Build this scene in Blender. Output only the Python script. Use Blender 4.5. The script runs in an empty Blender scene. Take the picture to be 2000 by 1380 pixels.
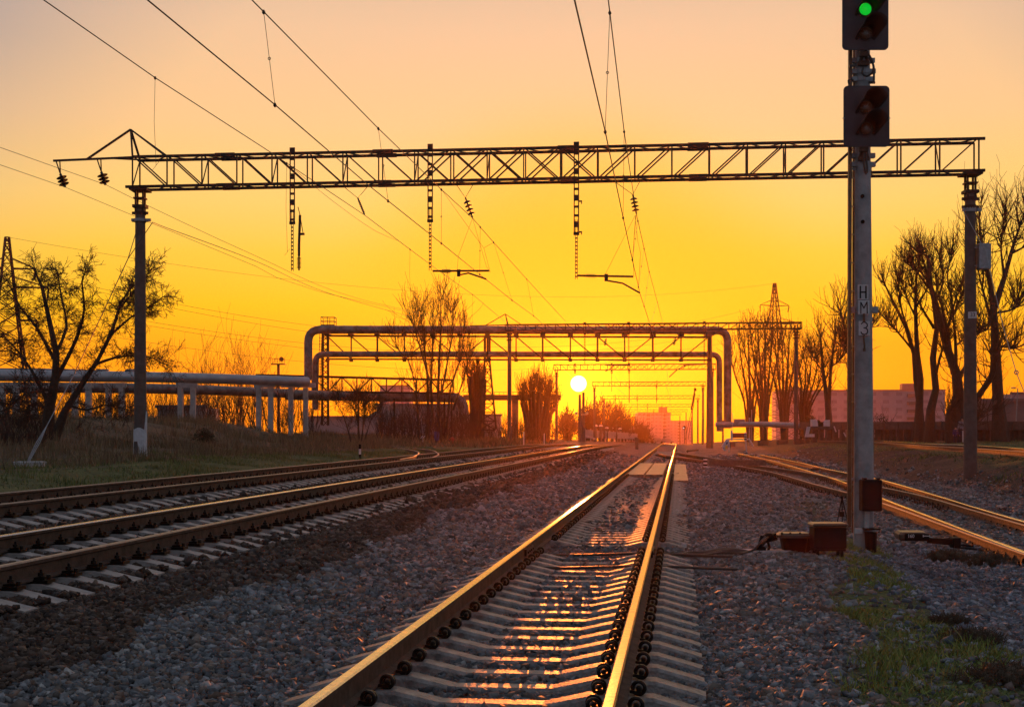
import bpy, math, random
import numpy as np
from mathutils import Vector, Matrix, Quaternion
R = math.radians
random.seed(7)
rng = np.random.default_rng(11)
SC = bpy.context.scene
COL = SC.collection
F, HZ, CZ = 2700.0, 840.0, 1.46
TH = math.atan(328.0 / 2700.0)
CT, ST = math.cos(TH), math.sin(TH)
SUN_AZ, SUN_EL = math.atan(130 / 2700), math.atan(91 / 2700 * 1.0)

def P(px, py, Y):
    return Vector(((px - 1000) / F * Y, Y, CZ + (HZ - py) / F * Y))
def PT(px, py, t):
    """point seen at (px,py) lying in the vertical plane a lateral distance t from the camera, parallel to the tracks"""
    m = (px - 1000) / F
    Y = t / (m * CT - ST)
    return P(px, py, Y)
def TS(t, s, z=0.0):
    return Vector((t * CT + s * ST, -t * ST + s * CT, z))
def lat(X, Y):
    return X * CT - Y * ST

# ------------------------------------------------------------------ materials
def mat(name, col, rough=0.7, metal=0.0, noise=0.0, scale=6.0, bump=0.0, bscale=40.0, col2=None, attr=None, emit=None, spec=0.5, stretch=None, coat=0.0):
    m = bpy.data.materials.new(name); m.use_nodes = True
    nt = m.node_tree; N = nt.nodes; L = nt.links
    b = N['Principled BSDF']
    b.inputs['Roughness'].default_value = rough
    b.inputs['Metallic'].default_value = metal
    b.inputs['Specular IOR Level'].default_value = spec
    if coat:
        b.inputs['Coat Weight'].default_value = coat; b.inputs['Coat Roughness'].default_value = 0.2
    c1 = (*col, 1); c2 = (*(col2 or tuple(c * (1 - noise) for c in col)), 1)
    tc = N.new('ShaderNodeTexCoord'); mp = N.new('ShaderNodeMapping')
    L.new(tc.outputs['Object'], mp.inputs[0])
    if stretch: mp.inputs['Scale'].default_value = stretch
    src = None
    if noise > 0 or col2:
        n = N.new('ShaderNodeTexNoise'); n.inputs['Scale'].default_value = scale; n.inputs['Detail'].default_value = 6
        n.inputs['Roughness'].default_value = 0.65
        L.new(mp.outputs[0], n.inputs['Vector'])
        r = N.new('ShaderNodeMapRange'); r.inputs[1].default_value = 0.35; r.inputs[2].default_value = 0.65
        L.new(n.outputs['Fac'], r.inputs[0])
        mx = N.new('ShaderNodeMix'); mx.data_type = 'RGBA'
        mx.inputs[6].default_value = c1; mx.inputs[7].default_value = c2
        L.new(r.outputs[0], mx.inputs[0]); src = mx.outputs[2]
        rr = N.new('ShaderNodeMapRange'); rr.inputs[3].default_value = max(0.04, rough - 0.1); rr.inputs[4].default_value = min(1, rough + 0.12)
        L.new(n.outputs['Fac'], rr.inputs[0]); L.new(rr.outputs[0], b.inputs['Roughness'])
    if attr:
        a = N.new('ShaderNodeAttribute'); a.attribute_name = attr
        if src is not None:
            mu = N.new('ShaderNodeMix'); mu.data_type = 'RGBA'; mu.blend_type = 'MULTIPLY'; mu.inputs[0].default_value = 1
            L.new(a.outputs['Color'], mu.inputs[6]); L.new(src, mu.inputs[7]); src = mu.outputs[2]
        else: src = a.outputs['Color']
    if src is not None: L.new(src, b.inputs['Base Color'])
    else: b.inputs['Base Color'].default_value = c1
    if bump > 0:
        n2 = N.new('ShaderNodeTexNoise'); n2.inputs['Scale'].default_value = bscale; n2.inputs['Detail'].default_value = 5
        L.new(mp.outputs[0], n2.inputs['Vector'])
        bp = N.new('ShaderNodeBump'); bp.inputs['Strength'].default_value = bump; bp.inputs['Distance'].default_value = 0.02
        L.new(n2.outputs['Fac'], bp.inputs['Height']); L.new(bp.outputs[0], b.inputs['Normal'])
    if emit:
        b.inputs['Emission Color'].default_value = (*emit[:3], 1); b.inputs['Emission Strength'].default_value = emit[3]
    return m

M = {}
M['rust'] = mat('rail_rust', (0.10, 0.062, 0.045), 0.75, 0.0, 0.5, 9, 0.4, 60, spec=.25)
M['steel'] = mat('polished_rail_head', (0.62, 0.60, 0.57), 0.2, 1.0, 0.25, 14, 0.05, 30, stretch=(1, 1, 1))
M['steel_dull'] = mat('dull_rail_head', (0.28, 0.22, 0.18), 0.42, 0.7, 0.4, 12, 0.1, 30)
M['sleeper'] = mat('sleeper_concrete', (0.30, 0.27, 0.25), 0.46, 0, 0.45, 9, 0.6, 45, col2=(0.11, 0.09, 0.08), spec=0.5)
M['sleeper_old'] = mat('old_sleeper_concrete', (0.36, 0.33, 0.31), 0.55, 0, 0.5, 6, 0.5, 50, col2=(0.17, 0.145, 0.13))
M['wood'] = mat('tarred_timber', (0.10, 0.078, 0.062), 0.5, 0, 0.5, 8, 0.5, 40, stretch=(1, 1, 1))
M['clip'] = mat('greasy_clip_steel', (0.02, 0.014, 0.011), 0.35, 0.6, 0.4, 30)
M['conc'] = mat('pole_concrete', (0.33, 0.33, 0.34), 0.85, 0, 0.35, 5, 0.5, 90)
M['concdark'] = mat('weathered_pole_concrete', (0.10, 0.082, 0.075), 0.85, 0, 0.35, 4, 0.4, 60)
M['conclight'] = mat('light_concrete', (0.40, 0.40, 0.40), 0.85, 0, 0.3, 3, 0.3, 40)
M['white'] = mat('whitewash', (0.55, 0.56, 0.60), 0.8, 0, 0.25, 6)
M['truss'] = mat('truss_steel', (0.035, 0.018, 0.014), 0.6, 0.3, 0.4, 12)
M['galv'] = mat('galvanised_steel', (0.30, 0.31, 0.33), 0.5, 0.6, 0.3, 10)
M['wire'] = mat('overhead_wire', (0.04, 0.03, 0.022), 0.45, 0.6)
M['insul'] = mat('insulator_glaze', (0.025, 0.015, 0.013), 0.35, 0, 0.2, 20)
M['black'] = mat('black_paint', (0.010, 0.008, 0.009), 0.5, 0, 0.3, 10, 0.1, 60, spec=.08)
M['shield'] = mat('signal_shield_paint', (0.040, 0.034, 0.044), 0.6, 0, 0.25, 5, 0.1, 50)
M['hood'] = mat('signal_hood_paint', (0.018, 0.008, 0.008), 0.6, 0, 0.2, 10)
M['lens_off'] = mat('unlit_lens', (0.10, 0.045, 0.025), 0.25, 0, 0.3, 30, spec=0.6)
M['green'] = mat('green_lamp', (0.0, 0.25, 0.03), 0.3, 0, emit=(0.0, 0.62, 0.03, 0.9))
M['ladder'] = mat('rusted_ladder', (0.16, 0.075, 0.04), 0.45, 0.3, 0.35, 14)
M['plate'] = mat('sign_enamel', (0.52, 0.52, 0.53), 0.5, 0, 0.2, 12)
M['ink'] = mat('sign_ink', (0.015, 0.013, 0.014), 0.6)
M['whiteink'] = mat('white_marking', (0.5, 0.5, 0.5), 0.6)
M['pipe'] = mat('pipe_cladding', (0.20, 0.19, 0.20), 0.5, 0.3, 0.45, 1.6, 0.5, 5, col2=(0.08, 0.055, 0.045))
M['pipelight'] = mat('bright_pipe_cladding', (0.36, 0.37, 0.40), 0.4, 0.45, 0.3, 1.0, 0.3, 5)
M['bark'] = mat('bark', (0.055, 0.036, 0.026), 0.9, 0, 0.4, 9, 0.6, 30)
M['twig'] = mat('twigs', (0.055, 0.030, 0.020), 0.85, 0, 0.3, 3)
M['leaf'] = mat('dry_leaves', (0.075, 0.045, 0.022), 0.8, 0, 0.4, 3)
M['leafgreen'] = mat('conifer_green', (0.035, 0.038, 0.015), 0.8, 0, 0.4, 3)
M['house'] = mat('haze_tinted_wall_panels', (0.36, 0.33, 0.38), 0.85, 0, 0.2, 0.4)  # blue raised in the wall colour to stand in for haze
M['houseroof'] = mat('roof_sheet', (0.16, 0.13, 0.13), 0.8, 0, 0.2, 1)
M['glass'] = mat('dark_window', (0.23, 0.20, 0.23), 0.3)
M['shed'] = mat('shed_cladding', (0.26, 0.25, 0.26), 0.8, 0, 0.2, 0.5)
M['redpaint'] = mat('red_paint', (0.30, 0.02, 0.015), 0.5, 0, 0.3, 9)
M['bluepaint'] = mat('blue_paint', (0.05, 0.06, 0.22), 0.6, 0, 0.3, 6)
M['yellow'] = mat('yellow_paint', (0.7, 0.42, 0.03), 0.6)
M['skin'] = mat('skin', (0.35, 0.2, 0.15), 0.6)
M['bluecoat'] = mat('blue_coat', (0.035, 0.03, 0.16), 0.8, 0, 0.2, 9)
M['greycoat'] = mat('grey_coat', (0.24, 0.22, 0.26), 0.8, 0, 0.2, 9)
M['trousers'] = mat('dark_trousers', (0.03, 0.02, 0.05), 0.85)
M['hair'] = mat('dark_hair', (0.015, 0.01, 0.01), 0.6)
M['cable'] = mat('cable_sheath', (0.035, 0.022, 0.018), 0.4, 0, 0.2, 20)
M['orange_lit'] = mat('sunlit_orange_metal', (0.10, 0.055, 0.035), 0.32, 0.2, 0.3, 12)  # orange sunlight put into the colour of black lids and machine cases
M['slab'] = mat('orange_tinted_slab_concrete', (0.28, 0.16, 0.10), 0.34, 0, 0.5, 6, 0.7, 18, col2=(0.05, 0.03, 0.025), spec=0.7)  # concrete tinted orange to carry the glow of the low sun

_n = M['green'].node_tree; _b = _n.nodes['Principled BSDF']; _w = _n.nodes.new('ShaderNodeTexWave'); _w.inputs['Scale'].default_value = 28; _w.inputs['Distortion'].default_value = 1.2
_t = _n.nodes.new('ShaderNodeTexCoord'); _n.links.new(_t.outputs['Object'], _w.inputs['Vector']); _r = _n.nodes.new('ShaderNodeMapRange'); _r.inputs[3].default_value = .35; _r.inputs[4].default_value = 1.1
_n.links.new(_w.outputs['Fac'], _r.inputs[0]); _n.links.new(_r.outputs[0], _b.inputs['Emission Strength'])
# stones / ground / grass use colour attributes ; near ground includes painted gap shade
M['stones'] = mat('ballast_stone', (1, 1, 1), 0.65, 0, 0.4, 25, 0.2, 90, attr='Col', spec=0.15)
M['ground'] = mat('ground_soil', (1, 1, 1), 0.9, 0, 0.0, 3, 0, attr='Col')
def ground_nodes():
    m = M['ground']; nt = m.node_tree; N = nt.nodes; L = nt.links; b = N['Principled BSDF']
    tc = N.new('ShaderNodeTexCoord')
    a = N.new('ShaderNodeAttribute'); a.attribute_name = 'Col'
    v = N.new('ShaderNodeTexVoronoi'); v.inputs['Scale'].default_value = 19
    L.new(tc.outputs['Object'], v.inputs['Vector'])
    n = N.new('ShaderNodeTexNoise'); n.inputs['Scale'].default_value = 1.3; n.inputs['Detail'].default_value = 8; n.inputs['Roughness'].default_value = 0.7
    L.new(tc.outputs['Object'], n.inputs['Vector'])
    s = N.new('ShaderNodeSeparateColor'); L.new(v.outputs['Color'], s.inputs[0])
    r = N.new('ShaderNodeMapRange'); r.inputs[3].default_value = 0.45; r.inputs[4].default_value = 1.6
    L.new(s.outputs[0], r.inputs[0])
    r2 = N.new('ShaderNodeMapRange'); r2.inputs[1].default_value = 0.3; r2.inputs[2].default_value = 0.7; r2.inputs[3].default_value = 0.6; r2.inputs[4].default_value = 1.35
    L.new(n.outputs['Fac'], r2.inputs[0])
    mu = N.new('ShaderNodeMath'); mu.operation = 'MULTIPLY'; L.new(r.outputs[0], mu.inputs[0]); L.new(r2.outputs[0], mu.inputs[1])
    vm = N.new('ShaderNodeVectorMath'); vm.operation = 'SCALE'; L.new(a.outputs['Color'], vm.inputs[0]); L.new(mu.outputs[0], vm.inputs['Scale'])
    L.new(vm.outputs[0], b.inputs['Base Color'])
    bp = N.new('ShaderNodeBump'); bp.inputs['Strength'].default_value = 0.9; bp.inputs['Distance'].default_value = 0.03; bp.invert = True
    L.new(v.outputs['Distance'], bp.inputs['Height']); L.new(bp.outputs[0], b.inputs['Normal'])
    b.inputs['Roughness'].default_value = 0.85; b.inputs['Specular IOR Level'].default_value = 0.25
ground_nodes()
M['grass'] = mat('grass_blades', (1, 1, 1), 0.7, 0, 0.0, attr='Col')

# ------------------------------------------------------------------ mesh helpers
class MB:
    def __init__(s): s.v = []; s.f = []; s.mi = []; s.cur = 0
    def add(s, vs, fs):
        o = len(s.v); s.v.extend([tuple(x) for x in vs]); s.f.extend([tuple(i + o for i in f) for f in fs]); s.mi.extend([s.cur] * len(fs)); return s
    def box(s, c, d, rz=0.0, bev=0.0):
        x, y, z = d[0] / 2, d[1] / 2, d[2] / 2; c = Vector(c); ca, sa = math.cos(rz), math.sin(rz)
        if bev <= 0:
            vs = [(sx * x, sy * y, sz * z) for sz in (-1, 1) for sy in (-1, 1) for sx in (-1, 1)]
            fs = [(0, 2, 3, 1), (4, 5, 7, 6), (0, 1, 5, 4), (2, 6, 7, 3), (0, 4, 6, 2), (1, 3, 7, 5)]
        else:
            b = min(bev, x * .9, y * .9, z * .9); vs = []; fs = []
            ring = [(-x + b, -y), (x - b, -y), (x, -y + b), (x, y - b), (x - b, y), (-x + b, y), (-x, y - b), (-x, -y + b)]
            k = (1 - b / max(x, y))
            for zz, sc in ((-z, 1 - b / x), (-z + b, 1), (z - b, 1), (z, 1 - b / x)):
                sy_ = 1 if sc == 1 else 1 - b / y
                vs += [(p[0] * sc, p[1] * sy_, zz) for p in ring]
            for l in range(3):
                for i in range(8):
                    j = (i + 1) % 8; fs.append((l * 8 + i, l * 8 + j, l * 8 + 8 + j, l * 8 + 8 + i))
            fs.append(tuple(range(7, -1, -1))); fs.append(tuple(range(24, 32)))
        vs = [(c.x + a * ca - b_ * sa, c.y + a * sa + b_ * ca, c.z + e) for a, b_, e in vs]
        return s.add(vs, fs)
    def bar(s, p0, p1, w=0.05, h=None, up=(0, 0, 1)):
        h = h or w; p0 = Vector(p0); p1 = Vector(p1); d = (p1 - p0)
        if d.length < 1e-6: return s
        d.normalize(); up = Vector(up)
        if abs(d.dot(up)) > 0.98: up = Vector((0, 1, 0))
        x = d.cross(up).normalized(); z = x.cross(d)
        vs = []
        for p in (p0, p1):
            for a, b in ((-1, -1), (1, -1), (1, 1), (-1, 1)): vs.append(p + x * (a * w / 2) + z * (b * h / 2))
        return s.add(vs, [(0, 1, 5, 4), (1, 2, 6, 5), (2, 3, 7, 6), (3, 0, 4, 7), (0, 3, 2, 1), (4, 5, 6, 7)])
    def tube(s, pts, r, n=8, cap=True, closed=False):
        pts = [Vector(p) for p in pts]; m = len(pts)
        rs = r if isinstance(r, (list, tuple)) else [r] * m
        vs = []; up = Vector((0, 0, 1)); x = None
        for i, p in enumerate(pts):
            if closed: d = pts[(i + 1) % m] - pts[i - 1]
            else: d = pts[min(i + 1, m - 1)] - pts[max(i - 1, 0)]
            if d.length < 1e-9: d = Vector((0, 0, 1))
            d.normalize()
            if x is None:
                x = d.cross(up if abs(d.z) < 0.9 else Vector((1, 0, 0))).normalized()
            else:
                x = (x - d * x.dot(d))
                if x.length < 1e-6: x = d.orthogonal()
                x.normalize()
            y = d.cross(x)
            for k in range(n):
                a = 2 * math.pi * k / n; vs.append(p + x * (math.cos(a) * rs[i]) + y * (math.sin(a) * rs[i]))
        fs = []
        for i in range(m if closed else m - 1):
            j = (i + 1) % m
            for k in range(n):
                l = (k + 1) % n; fs.append((i * n + k, i * n + l, j * n + l, j * n + k))
        if cap and not closed:
            fs.append(tuple(range(n - 1, -1, -1))); fs.append(tuple((m - 1) * n + k for k in range(n)))
        return s.add(vs, fs)
    def cyl(s, p0, p1, r0, r1=None, n=16): return s.tube([p0, p1], [r0, r0 if r1 is None else r1], n)
    def lathe(s, base, prof, n=16, axis=(0, 0, 1)):
        """prof: (r, h) pairs along axis from base"""
        ax = Vector(axis).normalized(); b = Vector(base)
        return s.tube_axis([b + ax * h for r, h in prof], [max(r, 1e-4) for r, h in prof], ax, n)
    def tube_axis(s, pts, rs, ax, n):
        x = ax.orthogonal().normalized(); y = ax.cross(x); vs = []; fs = []
        for p, r in zip(pts, rs):
            for k in range(n):
                a = 2 * math.pi * (k + .5) / n; vs.append(p + x * math.cos(a) * r + y * math.sin(a) * r)
        m = len(pts)
        for i in range(m - 1):
            for k in range(n):
                l = (k + 1) % n; fs.append((i * n + k, i * n + l, (i + 1) * n + l, (i + 1) * n + k))
        fs.append(tuple(range(n - 1, -1, -1))); fs.append(tuple((m - 1) * n + k for k in range(n)))
        return s.add(vs, fs)
    def torus(s, c, ax, R_, r, n=14, m=6):
        ax = Vector(ax).normalized(); x = ax.orthogonal().normalized(); y = ax.cross(x); c = Vector(c)
        return s.tube([c + x * math.cos(2 * math.pi * k / n) * R_ + y * math.sin(2 * math.pi * k / n) * R_ for k in range(n)], r, m, closed=True)
    def prism(s, poly, y0, y1, fr=None):
        """poly of (x,z), extruded in y; fr optional function mapping local->world"""
        n = len(poly); vs = [Vector((p[0], y0, p[1])) for p in poly] + [Vector((p[0], y1, p[1])) for p in poly]
        if fr: vs = [fr(v) for v in vs]
        fs = [tuple(range(n)), tuple(range(2 * n - 1, n - 1, -1))] + [(i, i + n, (i + 1) % n + n, (i + 1) % n) for i in range(n)]
        return s.add(vs, fs)
    def mesh(s, name, mats, off=(0, 0, 0), smooth=False):
        me = bpy.data.meshes.new(name)
        o = Vector(off)
        me.from_pydata([(x - o.x, y - o.y, z - o.z) for x, y, z in s.v], [], s.f)
        for m_ in (mats if isinstance(mats, (list, tuple)) else [mats]): me.materials.append(m_)
        if any(s.mi): me.polygons.foreach_set('material_index', s.mi)
        if smooth:
            me.polygons.foreach_set('use_smooth', [True] * len(me.polygons))
            try: me.set_sharp_from_angle(angle=R(35))
            except Exception: pass
        me.update(); return me

def tag(o, label=None, cat=None, group=None, kind=None):
    if label: o['label'] = label
    if cat: o['category'] = cat
    if group: o['group'] = group
    if kind: o['kind'] = kind
    return o
def thing(name, label, cat, loc=(0, 0, 0), group=None, rz=0.0):
    o = bpy.data.objects.new(name, None); COL.objects.link(o); o.location = loc; o.rotation_euler = (0, 0, rz)
    o.empty_display_size = 0.2
    return tag(o, label, cat, group)
def part(name, mb, m, parent, label=None, smooth=False, kind=None, local=False):
    """mb is in world coordinates (the parent chain is unrotated) unless local=True"""
    off = Vector((0, 0, 0))
    if not local:
        p = parent
        while p is not None: off += Vector(p.location); p = p.parent
    me = mb.mesh(name, m, off, smooth)
    o = bpy.data.objects.new(name, me); COL.objects.link(o); o.parent = parent
    return tag(o, label, None, None, kind)
def single(name, mb, m, label, cat, loc=(0, 0, 0), group=None, smooth=False, kind=None):
    me = mb.mesh(name, m, loc, smooth)
    o = bpy.data.objects.new(name, me); COL.objects.link(o); o.location = loc
    return tag(o, label, cat, group, kind)
def npmesh(name, V, T, m, col=None, smooth=False):
    me = bpy.data.meshes.new(name); nv = len(V); nt_ = len(T); k = T.shape[1]
    me.vertices.add(nv); me.vertices.foreach_set('co', V.astype(np.float32).ravel())
    me.loops.add(nt_ * k); me.loops.foreach_set('vertex_index', T.astype(np.int32).ravel())
    me.polygons.add(nt_); me.polygons.foreach_set('loop_start', np.arange(0, nt_ * k, k, dtype=np.int32))
    me.polygons.foreach_set('loop_total', np.full(nt_, k, dtype=np.int32))
    if smooth: me.polygons.foreach_set('use_smooth', np.ones(nt_, dtype=bool))
    me.update(calc_edges=True)
    if col is not None:
        a = me.color_attributes.new('Col', 'FLOAT_COLOR', 'POINT')
        c4 = np.ones((nv, 4), np.float32); c4[:, :3] = col; a.data.foreach_set('color', c4.ravel())
    me.materials.append(m)
    o = bpy.data.objects.new(name, me); COL.objects.link(o); return o
def spline(pts, step=1.0):
    pts = [Vector(p) for p in pts]
    q = [pts[0] * 2 - pts[1]] + pts + [pts[-1] * 2 - pts[-2]]; out = []
    for i in range(1, len(q) - 2):
        a, b, c, d = q[i - 1], q[i], q[i + 1], q[i + 2]; n = max(1, int((c - b).length / step))
        for k in range(n):
            t = k / n
            out.append(0.5 * ((2 * b) + (c - a) * t + (2 * a - 5 * b + 4 * c - d) * t * t + (3 * b - a - 3 * c + d) * t ** 3))
    out.append(pts[-1]); return out

# ------------------------------------------------------------------ terrain
def sm(x, a, b):
    k = np.clip((x - a) / (b - a), 0, 1); return k * k * (3 - 2 * k)
def zrail_right(Y): return -0.5 * (1 - sm(np.asarray(Y, float), 20, 90))
def unp(px, py, zf):
    Y = 50.0
    for _ in range(60): Y = .5 * Y + .5 * F * (CZ - float(zf(Y))) / (py - HZ)
    return Vector(((px - 1000) / F * Y, Y, float(zf(Y))))
AL_ = [(1442, 885), (1500, 897), (1600, 925), (1660, 945), (1720, 971), (1810, 1005), (2000, 1076)]
AR_ = [(1485, 887), (1560, 902), (1610, 914), (1656, 923), (1720, 936), (1800, 958), (1900, 988), (2000, 1017)]
BL_ = [(1284, 884), (1313, 890), (1375, 898), (1440, 909), (1510, 922), (1600, 947), (1655, 961), (1720, 980), (1860, 1030), (2000, 1080)]
BR_ = [(1319, 882), (1424, 899), (1470, 907), (1560, 919), (1620, 931), (1690, 945), (1720, 950), (1800, 967), (1900, 995), (2000, 1024)]
def railpts(l):
    p = [unp(x, y, zrail_right) for x, y in l]; d = (p[-1] - p[-2]).normalized()
    e = p[-1] + d * 9; e.z = float(zrail_right(e.y)); e2 = p[-1] + d * 18; e2.z = e.z
    return p + [e, e2]
RA, RB = (railpts(AL_), railpts(AR_)), (railpts(BL_), railpts(BR_))
_ay = np.array([p.y for p in RA[1]][::-1]); _ax = np.array([p.x for p in RA[1]][::-1])
_ay = np.append(_ay, [140, 4000]); _ax = np.append(_ax, [21.8, 21.8 + 3860 * .12])
_by = np.array([p.y for p in RB[0]][::-1]); _bx = np.array([p.x for p in RB[0]][::-1])
_by = np.append(_by, [140, 4000]); _bx = np.append(_bx, [15.6, 15.6 + 3860 * .12])
def hash_noise(X, Y, sc, seed=0):
    x = X / sc; y = Y / sc; xi = np.floor(x); yi = np.floor(y); fx = x - xi; fy = y - yi
    def h(a, b):
        v = np.sin(a * 127.1 + b * 311.7 + seed * 74.7) * 43758.5453; return v - np.floor(v)
    u = fx * fx * (3 - 2 * fx); w = fy * fy * (3 - 2 * fy)
    return (h(xi, yi) * (1 - u) + h(xi + 1, yi) * u) * (1 - w) + (h(xi, yi + 1) * (1 - u) + h(xi + 1, yi + 1) * u) * w - 0.5
LT = np.array([-400, -60, -30, -27, -24.4, -22, -18.8, -15, -12.3, -11.5, -8.5, -8.0, -7.8, -5.1, -4.7, -3.5, -2.7, -2.4, 0.1, 0.4, 1.2, 3.0, 400])
LZ = np.array([2.3, 2.1, 2.0, 1.8, 1.1, .75, .46, .38, .20, .14, .13, .07, .025, .025, -.02, -.2, -.29, -.315, -.315, -.31, -.31, -.34, -.34])
def gz(X, Y, rough=True):
    X = np.asarray(X, float); Y = np.asarray(Y, float); t = lat(X, Y)
    z = np.interp(t, LT, LZ)
    flat = np.interp(t, [-400, -80, -30, -20, -12.3], [.9, .9, .45, .4, .25])
    far = np.interp(t, [-400, -60, -25, -18, -12.3], [1.5, 1.3, .9, .45, .2])
    k = sm(Y, 84, 96); k2 = sm(Y, 112, 124)
    zl = z * (1 - k) + (flat * (1 - k2) + far * k2) * k
    z = np.where(t < -12.3, zl, z)
    # right-hand side
    u = X - np.interp(Y, _ay, _ax); ub = X - np.interp(Y, _by, _bx)
    bed = zrail_right(Y) - .21
    wb = sm(ub, -3.5, -1.4) * sm(t, 1.2, 3.0)
    zr = z * (1 - wb) + bed * wb
    bank = np.interp(u, [1.0, 1.7, 2.6, 4.5, 9, 20, 45, 400], [0, .1, .62, .95, 1.1, 1.25, 1.6, 1.8]) - .5 - .21 + .12
    near = sm(Y, 24, 36)
    bank = np.where(u > 1, bed * (1 - near) + near * np.maximum(bank, bed) + (1 - near) * np.interp(u, [1, 12], [0, .35]), bed)
    bank = np.maximum(bank, bed)
    zr = np.where(u > 1.0, bank, zr)
    dep = sm(Y, 88, 108)
    rise = np.interp(t, [.4, 3, 8, 14, 30, 80], [-.25, -.15, .25, .55, .9, 1.4])
    zr = zr * (1 - dep) + np.where(t > .4, np.minimum(rise, 2), zr) * dep
    z = np.where(t > 1.2, zr, z)
    z = z - .0096 * np.maximum(Y - 152, 0) * 1.0
    if rough:
        veg = np.clip((-12.6 - t) / 3, 0, 1) + np.clip((u - 2.0) / 2, 0, 1) * near
        z = z + veg * (hash_noise(X, Y, 2.3) * .16 + hash_noise(X, Y, .7, 3) * .08)
        z = z + np.clip((u - 1.6) / .6, 0, 1) * np.clip((7 - u) / 2, 0, 1) * near * (hash_noise(X, Y, .9, 13) * .22 + hash_noise(X, Y, .35, 14) * .12)
        grav = np.clip((t + 4.9) / .5, 0, 1) * np.clip((-3 - t) / .5, 0, 1)
        z = z + grav * hash_noise(X, Y, .5, 5) * .05 + hash_noise(X, Y, 1.7, 8) * .02
    return z
def gzf(x, y): return float(gz(np.array([x]), np.array([y]))[0])
def gcol(X, Y):
    X = np.asarray(X, float); Y = np.asarray(Y, float); t = lat(X, Y)
    u = X - np.interp(Y, _ay, _ax); ub = X - np.interp(Y, _by, _bx)
    n1 = hash_noise(X, Y, 1.9, 1); n2 = hash_noise(X, Y, .6, 2); n3 = hash_noise(X, Y, 6, 4)
    def C(r, g, b): return np.array([r, g, b], float)
    c = np.tile(C(.20, .185, .19), (len(X), 1))
    def mix(w, col):
        nonlocal c
        w = np.clip(w, 0, 1)[:, None]; c = c * (1 - w) + col * w
    mix(((-4.25 + n1 * .5 + n2 * .35) - t) / .2, C(.085, .060, .045))           # dark shoulder and old ballast left
    mix(((-7.9 - t) / .2), C(.10, .075, .06))
    g = ((-12.2 + n1 * 1.2 + n2 * .8) - t) / .5
    mix(g, C(.08, .085, .025)); mix(g * np.clip((-15.5 - t + n3 * 5 + n1 * 3) / 2, 0, 1), C(.10, .065, .036))
    # right: grass strip beside the boxes, dirt bank, grass beyond
    strip = np.exp(-((t - (2.1 + .06 * (Y - 14) + n1 * .8)) / .55) ** 2) * (Y < 40) * 1.3 + n2 * .6 - .25
    mix(strip * (Y > 7.5), C(.07, .08, .022))
    mix(np.clip((u - 1.3 + n1) / .6, 0, 1) * sm(Y, 26, 34), C(.075, .038, .024))
    mix(np.clip((u - 4.2 + n1 * 2.5 + n3 * 2) / .8, 0, 1) * sm(Y, 30, 40), C(.09, .09, .025))
    mix(np.clip((t - 3.2 + n1 * 2 + n2) / 1, 0, 1) * sm(Y, 88, 100), C(.065, .055, .02))
    mix(np.clip(n1 * 3 + n3 * 3 - .6, 0, 1) * (t > 1.6) * (u < -1.5) * (Y > 22), C(.06, .05, .02))
    mix(.75 * (1 - sm(Y, 30, 50)) * (t > -4.1) * (u < 1.5), C(.05, .045, .045)); mix(.7 * sm(Y, 45, 60) * (u < 1.5) * (t > -12), C(.10, .08, .07))  # near ground painted darker as shade in the gaps between stones
    mix(strip * 1.5 * (Y > 7.5) * (Y < 30), C(.06, .075, .02))
    mix(sm(Y, 150, 260), C(.09, .07, .05))
    return c

def ground():
    ys = np.concatenate([np.arange(-40, 6, 4.0), np.arange(6, 40, .22), np.arange(40, 90, .6), np.arange(90, 200, 2.0), np.geomspace(200, 1090, 40)])
    ts = np.concatenate([-np.geomspace(60, 690, 14)[::-1], np.arange(-58, -30, 2.0), np.arange(-30, -14, .5), np.arange(-14, 6, .17), np.arange(6, 26, .45), np.arange(26, 60, 2.0), np.geomspace(62, 690, 14)])
    TT, YY = np.meshgrid(ts, ys); XX = TT / CT + YY * math.tan(TH)
    X = XX.ravel(); Y = YY.ravel(); Z = gz(X, Y)
    ny, nx = len(ys), len(ts); i = np.arange(ny - 1)[:, None] * nx + np.arange(nx - 1)[None, :]; i = i.ravel()
    Q = np.stack([i, i + 1, i + nx + 1, i + nx], 1)
    o = npmesh('ground', np.stack([X, Y, Z], 1), Q, M['ground'], gcol(X, Y), True); tag(o, kind='structure')
ground()

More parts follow.
